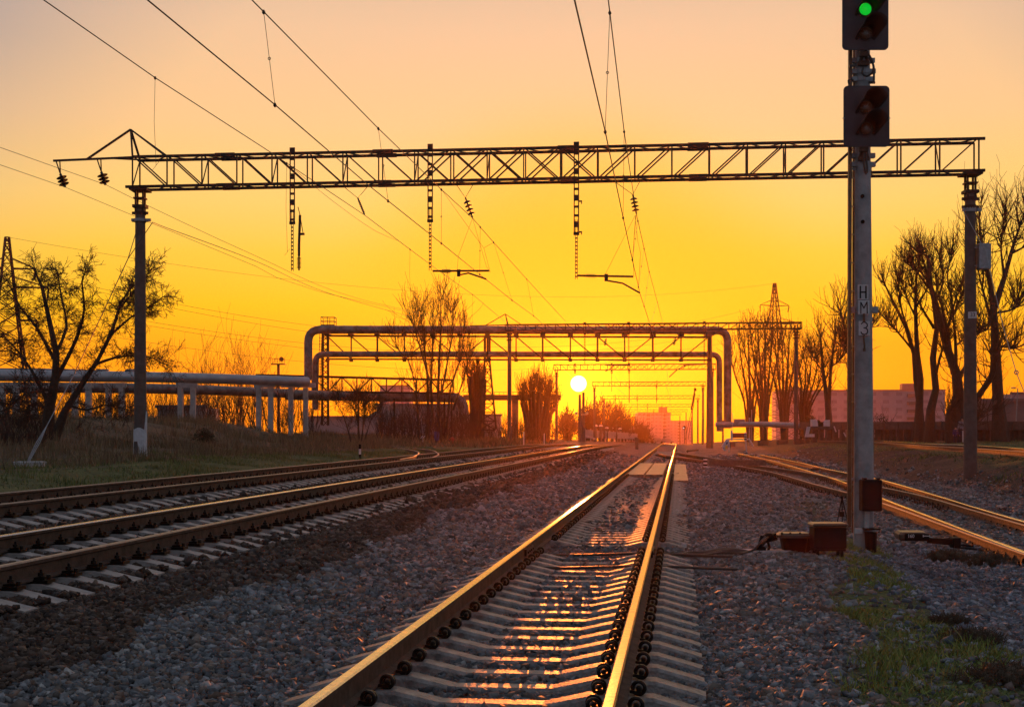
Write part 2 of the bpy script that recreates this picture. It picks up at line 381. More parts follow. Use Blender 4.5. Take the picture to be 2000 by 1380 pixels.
# ------------------------------------------------------------------ ballast stones
PHI = (1 + 5 ** .5) / 2
ICO = np.array([(x, y, z) for z in (-1, 1) for y in (-1, 1) for x in (-1, 1)], float) * .72
ICF = np.array([(0, 2, 3), (0, 3, 1), (4, 5, 7), (4, 7, 6), (0, 1, 5), (0, 5, 4), (2, 6, 7), (2, 7, 3), (0, 4, 6), (0, 6, 2), (1, 3, 7), (1, 7, 5)])
def in_sleeper(t, s, c, half, hw=.13, s0=0.0, sp=.543):
    d = np.abs((s - s0 + sp / 2) % sp - sp / 2); return (np.abs(t - c) < half) & (d < hw)
def stones(name, y0, y1, dens, rad, label):
    x0 = -.40 * y1 - 1.5; x1 = .40 * y1 + 1.5
    n = int(dens * (y1 - y0) * (x1 - x0)); X = rng.uniform(x0, x1, n); Y = rng.uniform(y0, y1, n)
    k = (np.abs(X) < .385 * Y + .8); X = X[k]; Y = Y[k]; t = lat(X, Y); s = X * ST + Y * CT
    u = X - np.interp(Y, _ay, _ax); ub = X - np.interp(Y, _by, _bx)
    keep = (t > -12.1) & (u < 1.9 + rng.normal(0, .4, len(t)))
    for c, cz in ((-1.18, 1), (-6.4, 1), (-10.0, 1)):
        for o in (-.8, .8): keep &= ~(np.abs(t - c - o) < .10)
    skip = (s > 18.6) & (s < 20.6)
    keep &= ~(in_sleeper(t, s, -1.18, 1.36, .115) & ~((s > 18.8) & (s < 20.5))) & ~in_sleeper(t, s, -6.4, 1.38, .135) & ~in_sleeper(t, s, -10.0, 1.38, .135)
    keep &= ~((np.abs(t + 1.18) < 1.38) & (s > 50) & (s < 68) & (rng.random(len(t)) < .93))
    keep &= ~((ub > -.3) & (u < .3) & (rng.random(len(t)) < .55))
    n1 = hash_noise(X, Y, 1.9, 1); n2 = hash_noise(X, Y, .6, 2)
    gs = np.exp(-((t - (2.1 + .06 * (Y - 14) + n1 * .8)) / .55) ** 2) * 1.3 + n2 * .6 - .25
    keep &= ~((gs > .28) & (rng.random(len(t)) < .9) & (Y > 7.5) & (t > 0))
    X, Y, t, s, n1, n2, u = X[keep], Y[keep], t[keep], s[keep], n1[keep], n2[keep], u[keep]
    n = len(X); r = rad * rng.uniform(.55, 1.35, n) * np.where(rng.random(n) < .05, 1.35, 1)
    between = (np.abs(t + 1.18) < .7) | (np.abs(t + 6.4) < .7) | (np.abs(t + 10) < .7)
    dark = t < -4.25 + n1 * .5 + n2 * .35
    Z = gz(X, Y) + r * rng.uniform(-.1, .55, n) + .04 * ((np.abs(t + 6.4) < 1.3) | (np.abs(t + 10) < 1.3)) + .02 * (np.abs(t + 1.18) < 1.2)
    sc = rng.uniform(.55, 1.2, (n, 1, 3)) * r[:, None, None]
    V = (ICO[None] + rng.normal(0, .24, (n, 8, 3))) * sc * rng.uniform(.8, 1.2, (n, 8, 1)) * 1.12
    q = rng.normal(size=(n, 4)); q /= np.linalg.norm(q, axis=1)[:, None]; w, x, y, z = q.T
    Rm = np.stack([1 - 2 * (y * y + z * z), 2 * (x * y - z * w), 2 * (x * z + y * w), 2 * (x * y + z * w), 1 - 2 * (x * x + z * z), 2 * (y * z - x * w), 2 * (x * z - y * w), 2 * (y * z + x * w), 1 - 2 * (x * x + y * y)], 1).reshape(n, 3, 3)
    V = np.einsum('nij,nkj->nki', Rm, V); V[:, :, 2] *= .8
    V += np.stack([X, Y, Z], 1)[:, None, :]
    pal = np.array([(.19, .205, .22), (.27, .285, .30), (.13, .14, .15), (.22, .18, .15), (.25, .17, .13), (.15, .13, .115), (.35, .35, .34)])
    pd = np.array([(.085, .055, .038), (.11, .075, .055), (.06, .045, .038), (.14, .095, .07), (.10, .06, .04), (.16, .14, .13), (.07, .055, .05)])
    pi_ = rng.choice(7, n, p=[.24, .18, .2, .13, .08, .1, .07]); c = np.where(dark[:, None], pd[pi_], pal[pi_])
    bl = (t > 2.0) & (Y < 26); c = np.where(bl[:, None], c * np.array([.95, 1.0, 1.12]), c)
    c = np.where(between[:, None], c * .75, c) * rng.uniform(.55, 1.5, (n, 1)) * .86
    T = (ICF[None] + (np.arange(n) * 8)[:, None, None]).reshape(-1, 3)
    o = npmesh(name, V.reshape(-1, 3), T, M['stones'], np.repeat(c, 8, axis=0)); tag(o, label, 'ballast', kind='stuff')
stones('ballast_stones', 5.5, 13, 1000, .026, 'grey and brown crushed ballast stones closest to the camera')
stones('ballast_stones', 13, 24, 430, .033, 'grey crushed ballast stones spread round the signal mast')
stones('ballast_stones', 24, 52, 130, .043, 'ballast stones spread along the tracks under the near portal')
stones('ballast_stones', 52, 92, 26, .065, 'distant ballast stones round the junction of the tracks')

# ------------------------------------------------------------------ grass
def blades(name, pts, h, w, cols, label, cat, lean=.35):
    n = len(pts); hh = h * rng.uniform(.4, 1.25, n); a = rng.uniform(0, 2 * np.pi, n); ww = w * rng.uniform(.6, 1.3, n)
    dx = np.cos(a) * ww; dy = np.sin(a) * ww * .6; la = rng.normal(0, lean, (n, 2)) * hh[:, None]
    z = gz(pts[:, 0], pts[:, 1]) - .02; hh = hh * np.clip(.75 + 1.3 * hash_noise(pts[:, 0], pts[:, 1], 1.3, 33) + .6 * hash_noise(pts[:, 0], pts[:, 1], .5, 34), .3, 1.6)
    b0 = np.stack([pts[:, 0] - dx, pts[:, 1] - dy, z], 1); b1 = np.stack([pts[:, 0] + dx, pts[:, 1] + dy, z], 1)
    m0 = np.stack([pts[:, 0] - dx * .6 + la[:, 0] * .35, pts[:, 1] - dy * .6 + la[:, 1] * .35, z + hh * .55], 1)
    m1 = m0 + np.stack([dx * 1.2, dy * 1.2, dx * 0], 1)
    tp = np.stack([pts[:, 0] + la[:, 0], pts[:, 1] + la[:, 1], z + hh], 1)
    V = np.stack([b0, b1, m0, m1, tp], 1).reshape(-1, 3); i = (np.arange(n) * 5)[:, None]
    T = np.concatenate([i + np.array([[0, 1, 3]]), i + np.array([[0, 3, 2]]), i + np.array([[2, 3, 4]])], 0)
    cols = np.array(cols); c = cols[rng.integers(0, len(cols), n)] * rng.uniform(.6, 1.4, (n, 1))
    o = npmesh(name, V, T, M['grass'], np.repeat(c, 5, 0)); return tag(o, label, cat, kind='stuff')
def scatter(n, t0, t1, y0, y1, cond=None, clump=0):
    t = rng.uniform(t0, t1, n); Y = y0 + (y1 - y0) * rng.random(n) ** 1.0; X = t / CT + Y * math.tan(TH)
    k = np.abs(X) < .39 * Y + 2
    if clump: k &= (hash_noise(X, Y, clump, 21) + .5 * hash_noise(X, Y, clump / 3, 22)) > rng.uniform(-.2, .2, n)
    if cond is not None: k &= cond(X, Y, t)
    return np.stack([X[k], Y[k]], 1)
GR = [(.10, .125, .022), (.13, .14, .03), (.07, .09, .02), (.17, .14, .04)]
DRY = [(.17, .105, .045), (.24, .16, .075), (.11, .07, .035), (.10, .09, .03), (.15, .085, .045)]
blades('grass', scatter(60000, -20, -12.4, 28, 84, clump=1.1), .16, .012, GR, 'low green grass along the verge left of the tracks', 'grass')
blades('dry_weeds', scatter(70000, -34, -15.5, 34, 92, lambda X, Y, t: t < -16.5 + 3 * hash_noise(X, Y, 4, 9), clump=1.8), .5, .012, DRY, 'brown dry weeds covering the bank left of the tracks', 'weeds', .3)
blades('dry_weeds', scatter(26000, -36, -13, 92, 135, clump=2.5), .55, .03, DRY, 'brown scrubby weeds beyond the curved side track', 'weeds', .3)
blades('dry_weeds', scatter(30000, 5, 16, 28, 95, lambda X, Y, t: ((X - np.interp(Y, _ay, _ax)) > 1.8) & ((X - np.interp(Y, _ay, _ax)) < 7), clump=.9), .09, .02, DRY + [(.05, .03, .02)], 'brown dead stalks on the dirt bank beside the right track', 'weeds', .6)
def rstrip(X, Y, t):
    n1 = hash_noise(X, Y, 1.9, 1); n2 = hash_noise(X, Y, .6, 2)
    return (np.exp(-((t - (2.1 + .06 * (Y - 14) + n1 * .8)) / .55) ** 2) * 1.3 + n2 * .6 - .25) > .24
blades('grass', scatter(120000, .6, 5.0, 7.5, 24, rstrip, clump=.9), .11, .007, [(.15, .20, .03), (.12, .17, .025), (.20, .21, .04), (.26, .19, .04)], 'green grass strip running from the junction boxes to the foreground', 'grass', .5)
blades('grass', scatter(50000, 6, 24, 30, 100, lambda X, Y, t: (X - np.interp(Y, _ay, _ax)) > 3.2 + 3 * hash_noise(X, Y, 5, 7), clump=1.5), .12, .02, GR + [(.09, .07, .02)], 'short green grass on the bank right of the tracks', 'grass')
blades('grass', scatter(9000, 2.5, 9, 26, 80, lambda X, Y, t: (X - np.interp(Y, _by, _bx)) < -1.2, clump=2.5), .1, .015, DRY + GR, 'sparse dry grass between the main track and the turnout', 'grass')
def clods():
    for i, (px, py, r) in enumerate(((1850, 1090, .22), (1900, 1255, .2), (1965, 1340, .3), (1853, 1218, .12), (1930, 1100, .25))):
        p = unp(px, py, lambda Y: -.36); n = 900; a = rng.uniform(0, 6.28, n); rr = r * np.sqrt(rng.random(n))
        pts = np.stack([p.x + np.cos(a) * rr * 1.5, p.y + np.sin(a) * rr], 1); h = .5 * r * (1 - (rr / r) ** 2)
        mb = MB()
        for k in range(26):
            b = rng.uniform(0, 6.28); d = r * .8 * rng.random() ** .7; q = Vector((p.x + math.cos(b) * d * 1.4, p.y + math.sin(b) * d, p.z + rng.uniform(-.02, .05) + r * .25 * (1 - d / r)))
            s_ = r * rng.uniform(.12, .3); o_s = Vector(rng.normal(0, 1, 3)).normalized(); mb.lathe(q - o_s * s_ * .5, [(s_ * .5, 0), (s_ * .95, s_ * .3), (s_, s_ * .7), (s_ * .55, s_ * 1.2)], 6, o_s)
        for x, y in pts[:520]:
            rr_ = math.hypot((x - p.x) / 1.5, y - p.y); z = p.z + .45 * r * (1 - (rr_ / r) ** 2) + rng.uniform(-.03, .02); mb.bar((x, y, z), (x + rng.normal(0, .04), y + rng.normal(0, .03), z + rng.uniform(.0, .07)), .004)
        labs = ['dark clod of turf lying behind the point machine', 'dark clod of uprooted grass between stones at the right edge', 'largest dark turf clod in the bottom right corner', 'small dark turf tuft left of the clods at the right edge', 'dark turf clod near the right rail beyond the point machine']
        single('turf_clod', mb, mat('turf_soil', (.085, .055, .03), .95, 0, .4, 20, .6, 60), labs[i], 'turf clod', (p.x, p.y, p.z), 'turf clods on the ballast')
clods()

# ------------------------------------------------------------------ rails and tracks
PROF = [(-.066, -.18), (.066, -.18), (.066, -.168), (.012, -.150), (.009, -.055), (.035, -.040), (.036, -.012), (.026, 0), (-.026, 0), (-.036, -.012), (-.035, -.040), (-.009, -.055), (-.012, -.150), (-.066, -.168)]
def rail_mb(pts):
    mb = MB(); n = len(PROF); vs = []; fs = []; mi = []
    for i, p in enumerate(pts):
        d = (pts[min(i + 1, len(pts) - 1)] - pts[max(i - 1, 0)]); d.z = 0; d.normalize(); x = Vector((d.y, -d.x, 0))
        for a, b in PROF: vs.append(p + x * a + Vector((0, 0, b)))
    for i in range(len(pts) - 1):
        for k in range(n):
            l = (k + 1) % n; fs.append((i * n + k, i * n + l, (i + 1) * n + l, (i + 1) * n + k)); mi.append(1 if k in (6, 7, 8) else 0)
    mb.v = [tuple(v) for v in vs]; mb.f = fs; mb.mi = mi
    mb.f += [tuple(range(n - 1, -1, -1)), tuple((len(pts) - 1) * n + k for k in range(n))]; mb.mi += [0, 0]
    return mb
def sleeper_mesh(kind):
    mb = MB()
    if kind == 'concrete':      # x along the sleeper, y along the track, z=0 at rail top
        prof = [(-1.35, -.285), (-1.02, -.195), (-.62, -.190), (-.33, -.255), (.33, -.255), (.62, -.190), (1.02, -.195), (1.35, -.285)]
        vs = []
        for x, z in prof:
            hw = .085 if abs(x) > .5 else .075
            vs += [(x, -.135, -.42), (x, -hw - .02, z - .02), (x, -hw, z), (x, hw, z), (x, hw + .02, z - .02), (x, .135, -.42)]
        fs = []
        for i in range(len(prof) - 1):
            for k in range(6): l = (k + 1) % 6; fs.append((i * 6 + k, i * 6 + l, i * 6 + 6 + l, i * 6 + 6 + k))
        fs += [tuple(range(5, -1, -1)), tuple(42 + k for k in range(6))]
        mb.add(vs, fs); return mb.mesh('sleeper', M['sleeper'])
    if kind == 'old':
        prof = [(-1.35, -.28), (-.95, -.195), (-.6, -.195), (-.3, -.25), (.3, -.25), (.6, -.195), (.95, -.195), (1.35, -.28)]; vs = []
        for x, z in prof: vs += [(x, -.14, -.4), (x, -.11, z), (x, .11, z), (x, .14, -.4)]
        fs = []
        for i in range(7):
            for k in range(4): l = (k + 1) % 4; fs.append((i * 4 + k, i * 4 + l, i * 4 + 4 + l, i * 4 + 4 + k))
        fs += [(3, 2, 1, 0), (28, 29, 30, 31)]; mb.add(vs, fs); return mb.mesh('sleeper', M['sleeper_old'])
    mb.box((0, 0, -.28), (2.75, .22, .18), bev=.015); return mb.mesh('sleeper', M['wood'])
def fastening_mesh(kind):
    mb = MB()
    for sx in (1,):
        if kind == 'ring':
            c = (sx * .125, -.02, -.145)
            mb.torus(c, (0.12, 1, 0), .040, .013, 14, 6); mb.torus((sx * .125, .03, -.15), (-.1, 1, 0), .036, .012, 12, 6)
            mb.lathe((sx * .125, -.05, -.15), [(.012, 0), (.02, .02), (.02, .06), (.012, .08)], 8, (0, 1, 0))
            mb.bar((sx * .07, 0, -.165), (sx * .14, 0, -.175), .09, .02)
        else:
            mb.box((sx * .12, 0, -.175), (.16, .15, .03)); mb.bar((sx * .06, 0, -.155), (sx * .15, 0, -.15), .09, .025)
            mb.cyl((sx * .105, 0, -.16), (sx * .105, 0, -.075), .013, n=7); mb.cyl((sx * .105, 0, -.135), (sx * .105, 0, -.105), .028, n=6)
            mb.cyl((sx * .175, 0, -.17), (sx * .175, 0, -.12), .02, n=6)
    return mb.mesh('rail_fastening', M['clip'])
SL = {k: sleeper_mesh(k) for k in ('concrete', 'old', 'wood')}
FA = {k: fastening_mesh(k) for k in ('ring', 'bolt')}
def lay_sleepers(root, frames, kind, fk, extra=None, offs=(-.8, .8), nmax=100):
    """frames: (pos, angle, rail offsets); nearest nmax become parts, the rest one stuff part"""
    rl = Vector(root.location)
    frames.sort(key=lambda f: f[0].length)
    for pos, ang, offs in frames[:nmax]:
        o = bpy.data.objects.new('sleeper', SL[kind]); COL.objects.link(o); o.parent = root; o.location = pos - rl; o.rotation_euler = (random.gauss(0, .004), random.gauss(0, .003), ang + random.gauss(0, .004))
        for f in offs:
            for sx in (0, math.pi): q = bpy.data.objects.new('rail_fastening', FA[fk]); COL.objects.link(q); q.parent = o; q.location = (f, 0, 0); q.rotation_euler = (0, 0, sx)
    rest = frames[nmax:]
    if rest:
        mb = MB()
        for me, isf in ((SL[kind], False), (FA[fk], True)):
            vs = [v.co.copy() for v in me.vertices]; fs = [tuple(p.vertices) for p in me.polygons]; mb.cur = 1 if isf else 0
            for pos, ang, offs in rest:
                ca, sa = math.cos(ang), math.sin(ang)
                for f in (offs if isf else (0,)):
                    for sx in ((1, -1) if isf else (1,)): mb.add([(pos.x + (v.x * sx + f) * ca - v.y * sx * sa, pos.y + (v.x * sx + f) * sa + v.y * sx * ca, pos.z + v.z) for v in vs], fs)
        part('distant_sleepers', mb, [SL[kind].materials[0], M['clip']], root, kind='stuff')
def straight_track(c, z0, s0, s1, sstart, label, kind, fk, steels, skip=None, bend=None):
    root = thing('railway_track', label, 'railway track', TS(c, s0, z0))
    for o, st in zip((-.8, .8), steels):
        pts = []; s = s0
        while s < s1: pts.append(trackpt(c + o, s, z0)); s += 2.0 if s < 90 else 12
        part('rail', rail_mb(pts), [M['rust'], M[st]], root, smooth=False)
    fr = []; s = math.ceil(sstart / .543) * .543
    while s < 112:
        if not (skip and any(a < s < b for a, b in skip)): fr.append((trackpt(c, s, z0), -TH, (-.8, .8)))
        s += .543
    lay_sleepers(root, fr, kind, fk); return root
def trackpt(t, s, z0):
    p = TS(t, s, z0); p.z = z0 * (1 - float(sm(p.y, 95, 150))) - .0096 * max(0, p.y - 152)
    p.x -= .00008 * max(0, p.y - 150) ** 2
    return p
straight_track(-1.18, 0.0, 2, 520, 6.5, 'nearest single track on pale kinked concrete sleepers running from the bottom of the photo', 'concrete', 'ring', ('steel', 'steel'), [(18.9, 20.4), (50, 68)])
straight_track(-6.4, .34, 2, 520, 10, 'second track from the left with one bright shining rail', 'old', 'bolt', ('steel', 'steel_dull'))
straight_track(-10.0, .46, 2, 520, 14, 'farthest left dull brown track beside the grass verge', 'old', 'bolt', ('steel_dull', 'steel_dull'))
def joint(t, s, z0, nm):
    mb = MB()
    for sx in (-1, 1): mb.bar(TS(t + sx * .028, s - .4, z0 - .1), TS(t + sx * .028, s + .4, z0 - .1), .03, .085)
    for k in (-.3, -.1, .1, .3): mb.cyl(TS(t - .065, s + k, z0 - .1), TS(t + .065, s + k, z0 - .1), .016, n=6)
    return mb
for t_, nm in ((-1.98, 'left'), (-.38, 'right')):
    single('fishplate_joint', joint(t_, 17.9, 0, nm), M['clip'], 'bolted steel fishplate joint on the %s rail of the nearest track' % nm, 'rail joint', TS(t_, 17.9, -.1), 'fishplates on the nearest track')
# right-hand turnout tracks
def curve_track(rl, label, kind, fk, steels, stepn=.6, sl=True, hmax=100, y0=0, y1=999):
    a = spline(rl[0], 1.2); b = spline(rl[1], 1.2)
    root = thing('railway_track', label, 'railway track', (a[0] + b[0]) / 2)
    part('rail', rail_mb(a), [M['rust'], M[steels[0]]], root); part('rail', rail_mb(b), [M['rust'], M[steels[1]]], root)
    if sl:
        fr = []; acc = 0; last = None
        for i in range(len(a) - 1):
            seg = (a[i + 1] - a[i]).length; k = acc
            while k < seg:
                p = a[i].lerp(a[i + 1], k / seg); d = (a[i + 1] - a[i]).normalized(); nrm = Vector((-d.y, d.x, 0)) if sl == 1 else Vector((d.y, -d.x, 0))
                if nrm.x < 0: nrm = -nrm
                if y0 < p.y < y1: fr.append((p + nrm * .8, math.atan2(nrm.y, nrm.x), (-.8, .8)))
                k += stepn
            acc = k - seg
        lay_sleepers(root, fr, kind, fk, nmax=hmax)
    return root
curve_track(RA, 'right track whose two rails shine orange beyond the signal mast', 'wood', 'bolt', ('steel', 'steel'), y0=6)
curve_track(RB, 'diverging turnout track crossing from the nearest track towards the right edge', 'old', 'bolt', ('steel_dull', 'steel_dull'), y0=36, y1=90)
zc = lambda Y: .45
curve_track(([unp(*p, zc) for p in ((720, 872), (772, 874), (800, 877.5), (815, 881), (817, 885), (806, 891), (780, 896))], [unp(*p, zc) for p in ((715, 867), (757, 869), (800, 874), (840, 878), (852, 882), (856, 887), (845, 892))]),
            'rusty side track curving away to the left from the far left track', 'wood', 'bolt', ('steel_dull', 'steel_dull'), sl=False)
zs = lambda Y: .74
curve_track(([unp(*p, zs) for p in ((1600, 860), (1700, 863), (1800, 869.5), (1900, 874.5), (2040, 884))], [unp(*p, zs) for p in ((1600, 856), (1700, 858.5), (1800, 865.5), (1900, 869), (2040, 878))]),
            'siding lying in the grass behind the right portal post', 'wood', 'bolt', ('steel_dull', 'steel'), sl=False)
# crossing slabs in the main track
mb = MB()
for i in range(4):
    s0 = 50.4 + i * 4.4
    for tc, w in ((-1.62, .62), (-.93, .62)):
        mb.bar(TS(tc, s0, -.2), TS(tc, s0 + 4.36, -.2), w, .12)
single('crossing_slabs', mb, M['slab'], 'flat slabs between the rails of the nearest track coloured orange for the glow of the sun', 'crossing slabs', TS(-1.2, 50, -.1))
mb = MB()
for i in range(5): mb.bar(TS(.02, 46 + i * 4.4, -.24), TS(.02, 50.36 + i * 4.4, -.24), .5, .1)
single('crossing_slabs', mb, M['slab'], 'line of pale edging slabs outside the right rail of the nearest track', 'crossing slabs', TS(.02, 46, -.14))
# cross rods and cables in the main track
for i, (s0, s1, lab) in enumerate(((18.7, 18.75, 'dark rod crossing under the rails just behind the joint'), (16.9, 17.05, 'dark cable crossing the nearest track in front of the joint'))):
    mb = MB(); pts = [TS(-2.1 + k * .35, s0 + (s1 - s0) * k / 8 + .06 * math.sin(k * 1.1), -.215 - .02 * math.sin(k)) for k in range(9)]
    mb.tube(pts, .018, 6); single('track_cable', mb, M['cable'], lab, 'cable', pts[0], smooth=True)

# ------------------------------------------------------------------ portals
def truss_box(mb, W, a0, a1, zb, zt, w, npan, chord, web, lace=True, xs=()):
    """W(a, b, z): local to world; a along, b across"""
    for b in (-w / 2, w / 2):
        for z in (zb, zt): mb.bar(W(a0, b, z), W(a1, b, z), chord, chord)
    dx = (a1 - a0) / npan
    for i in range(npan + 1):
        a = a0 + i * dx
        for b in (-w / 2, w / 2):
            mb.bar(W(a, b, zb), W(a, b, zt), web)
            if i < npan:
                frac = (i + .5) / npan
                if frac < .58 : mb.bar(W(a + .05, b, zt), W(a + dx - .05, b, zb), web)
                if frac > .36 : mb.bar(W(a + .05, b, zb), W(a + dx - .05, b, zt), web)
        if lace and i < npan:
            for z in (zb, zt):
                mb.bar(W(a, -w / 2, z), W(a + dx / 2, w / 2, z), web * .7); mb.bar(W(a + dx / 2, w / 2, z), W(a + dx, -w / 2, z), web * .7)
            if i % 2 == 0: mb.bar(W(a, -w / 2, zb), W(a, w / 2, zt), web * .7)
def insulator_mb(p0, p1, n, r, rod=.02):
    mb = MB(); p0 = Vector(p0); p1 = Vector(p1); d = p1 - p0; L_ = d.length; ax = d.normalized(); mb.cyl(p0, p1, rod, n=6)
    for i in range(n):
        h = L_ * (.12 + .76 * (i + .5) / n); t = L_ * .76 / n
        mb.lathe(p0 + ax * (h - t * .3), [(rod, 0), (r * .45, t * .05), (r, t * .38), (r * .9, t * .5), (r * .4, t * .55), (rod, t * .6)], 12, ax)
    return mb
def drop_arm(root, W, a, b, ztop, zmid, zbot, k=1.0, name='drop_post'):
    mb = MB(); g = .075 * k
    for da in (-g, g): mb.bar(W(a + da, b, ztop), W(a + da, b, zmid), .036 * k, .05)
    z = ztop - .1; i = 0
    while z > zmid:
        mb.bar(W(a - g, b, z), W(a + g, b, z), .04, .08 if i % 3 else .2); z -= .30; i += 1
    g2 = .035 * k
    for da in (-g2, g2): mb.bar(W(a + da, b, zmid + .5), W(a + da, b, zbot), .02, .03)
    z = zmid
    while z > zbot: mb.bar(W(a - g2, b, z), W(a + g2, b, z), .03, .05); z -= .13
    mb.bar(W(a - .1, b, zmid + .02), W(a + .1, b, zmid + .02), .06, .1)
    return part(name, mb, M['truss'], root)
def portal(pL, pR, zb, zt, label, detail=2, npan=23, w=.7, canti=None, drops=(), postr=.21, x0=-.35, x1=.45, zlab=None):
    e = (pR - pL); e.z = 0; span = e.length; e.normalize(); nrm = Vector((-e.y, e.x, 0))
    def W(a, b, z): q = pL + e * a + nrm * b; return Vector((q.x, q.y, z))
    root = thing('catenary_portal', label, 'portal gantry', pL, 'overhead line portals spanning the tracks')
    k = 1 if detail == 2 else 1.0
    t = MB(); truss_box(t, W, x0, span + x1, zb + .05, zt - .04, w, npan, .09 * k, .045 * k, detail >= 1)
    if detail == 2:
        for b in (-w / 2, w / 2):
            for a in (3.2, 8.8, 15.2, 19.6): t.bar(W(a - .35, b, zt - .04), W(a + .35, b, zt - .04), .12, .13); t.bar(W(a - .3, b, zb + .05), W(a + .3, b, zb + .05), .11, .11)
        t.bar(W(x0 - .25, -w / 2, zb + .05), W(x0 + 1, -w / 2, zb + .05), .09); t.bar(W(span, -w / 2, zt - .04), W(span + x1 + .2, -w / 2, zt - .04), .09); t.bar(W(span, -w / 2, zb + .05), W(span + x1 + .2, -w / 2, zb + .05), .09)
    part('truss', t, M['truss'], root)
    for i, (p, a) in enumerate(((pL, 0), (pR, span))):
        q = MB(); ztop = zb - (.55 if detail == 2 else .2)
        q.tube([(p.x, p.y, p.z - .4), (p.x, p.y, p.z + 2.5), (p.x, p.y, ztop)], [postr * 1.08, postr * 1.0, postr * .82], 18)
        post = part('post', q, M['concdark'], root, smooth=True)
        if detail:
            c = MB()
            for dx in (-1, 1):
                for dy in (-1, 1): c.box((p.x + dx * postr * .62, p.y + dy * postr * .62, ztop + .18), (.06, .06, .8))
            c.box((p.x, p.y, zb - .02), (.62, .75, .07)); c.box((p.x, p.y, ztop - .05), (.46, .46, .1)); c.box((p.x, p.y, ztop + .24), (.4, .4, .05))
            for z in (ztop - .28, ztop - .55, ): c.lathe((p.x, p.y, z), [(postr * .95, -.06), (postr * .98, -.06), (postr * .98, .06), (postr * .9, .06)], 14); c.box((p.x, p.y - .02, z), (postr * 2.7, .08, .09))
            part('post_head', c, M['truss'], root)
    for d in drops: drop_arm(root, W, *d)
    if canti:
        c = MB(); L_, peak = canti
        c.bar(W(.6, -w / 2, zt - .04), W(-L_, -w / 2, zt - .12), .07); c.bar(W(.3, w / 2, zt - .04), W(-L_ * .3, -w / 2, zt - .08), .05)
        for b in (-w / 2, w / 2): c.bar(W(-.15, b, zt), W(-.35, 0, zt + peak), .06)
        c.bar(W(-.35, 0, zt + peak), W(-L_ * .6, -w / 2, zt - .1), .07); c.bar(W(-.35, 0, zt + peak), W(1.0, w / 2, zt), .05); c.bar(W(-.35, 0, zt + peak), W(1.0, -w / 2, zt), .05)
        part('side_bracket', c, M['truss'], root)
    return root, W, span
# --- the near portal
Y1L, Y1R = 49.0, 46.0
pL = P(274, 895, Y1L); pR = P(1895, 912, Y1R); pL.z = gzf(pL.x, pL.y); pR.z = gzf(pR.x, pR.y)
EL = (P(1900, 0, Y1R) - P(279, 0, Y1L)); 
def at_portal(px, py, db=0.0):
    """point in the vertical plane of the near portal seen at a pixel, db metres behind it"""
    m = (px - 1000) / F; sl = (pR.y - pL.y) / (pR.x - pL.x)
    Y = (pL.y - sl * pL.x + db) / (1 - sl * m); return P(px, py, Y)
ZB, ZT = 9.98, 11.12
near, W1, SP1 = portal(pL, pR, ZB, ZT, 'nearest and largest lattice portal spanning the whole photo on two concrete posts', 2, 23, .7, (3.05, 1.0), x0=-.15, x1=.2)
for px, py0, py1, py2 in ((577, 292, 440, 532), (844, 285, 436, 531), (1127, 281, 461, 548)):
    q = at_portal(px, py0); a = (q - pL).x / ((pR - pL).normalized().x); b = -.42
    drop_arm(near, W1, a, b, at_portal(px, py0 + 1).z, at_portal(px, py1).z, at_portal(px, py2).z)
def reg_arm(pts_arm, pts_steady, ins, hook, cl='registration_arm'):
    mb = MB(); mb.tube([at_portal(x, y, -.42) for x, y in pts_arm], .035, 8); a = part('registration_arm', mb, M['truss'], near, smooth=True)
    i = insulator_mb(at_portal(*ins[0], -.42), at_portal(*ins[1], -.42), 9, .085, .03); part('insulator', i, M['insul'], a, smooth=True)
    h = MB(); h.box(at_portal(*hook, -.42), (.12, .1, .24)); h.tube([at_portal(x, y, -.42) for x, y in pts_steady], .03, 8); part('steady_arm', h, M['truss'], a)
reg_arm([(845, 529), (955, 528.5)], [(895, 530), (897, 537), (915, 533), (950, 545)], ((860, 529.5), (882, 529.5)), (896, 533))
reg_arm([(1128, 538), (1237, 540)], [(1184, 541), (1187, 548), (1216, 553), (1250, 572)], ((1140, 538), (1166, 539)), (1184, 542))
mb = MB(); mb.tube([at_portal(586, 420, -.5), at_portal(584, 478, -.5), at_portal(584, 500, -.5)], .045, 8); mb.tube([at_portal(582, 404, -.5), at_portal(586, 420, -.5), at_portal(592, 456, -.5), at_portal(584, 458, -.5)], .015, 6); mb.box(at_portal(589, 457, -.5), (.2, .1, .07))
fa = part('folded_arm', mb, M['truss'], near); part('insulator', insulator_mb(at_portal(584, 498, -.5), at_portal(584, 528, -.5), 9, .085, .03), M['insul'], fa, smooth=True)
mb = MB()
for y in (393, 453):
    q = at_portal(1133, y, -.45); mb.box((q.x, q.y, q.z), (.13, .06, .05)); mb.box((q.x + .05, q.y, q.z - .03), (.03, .05, .12))
part('bracket', mb, M['truss'], near)
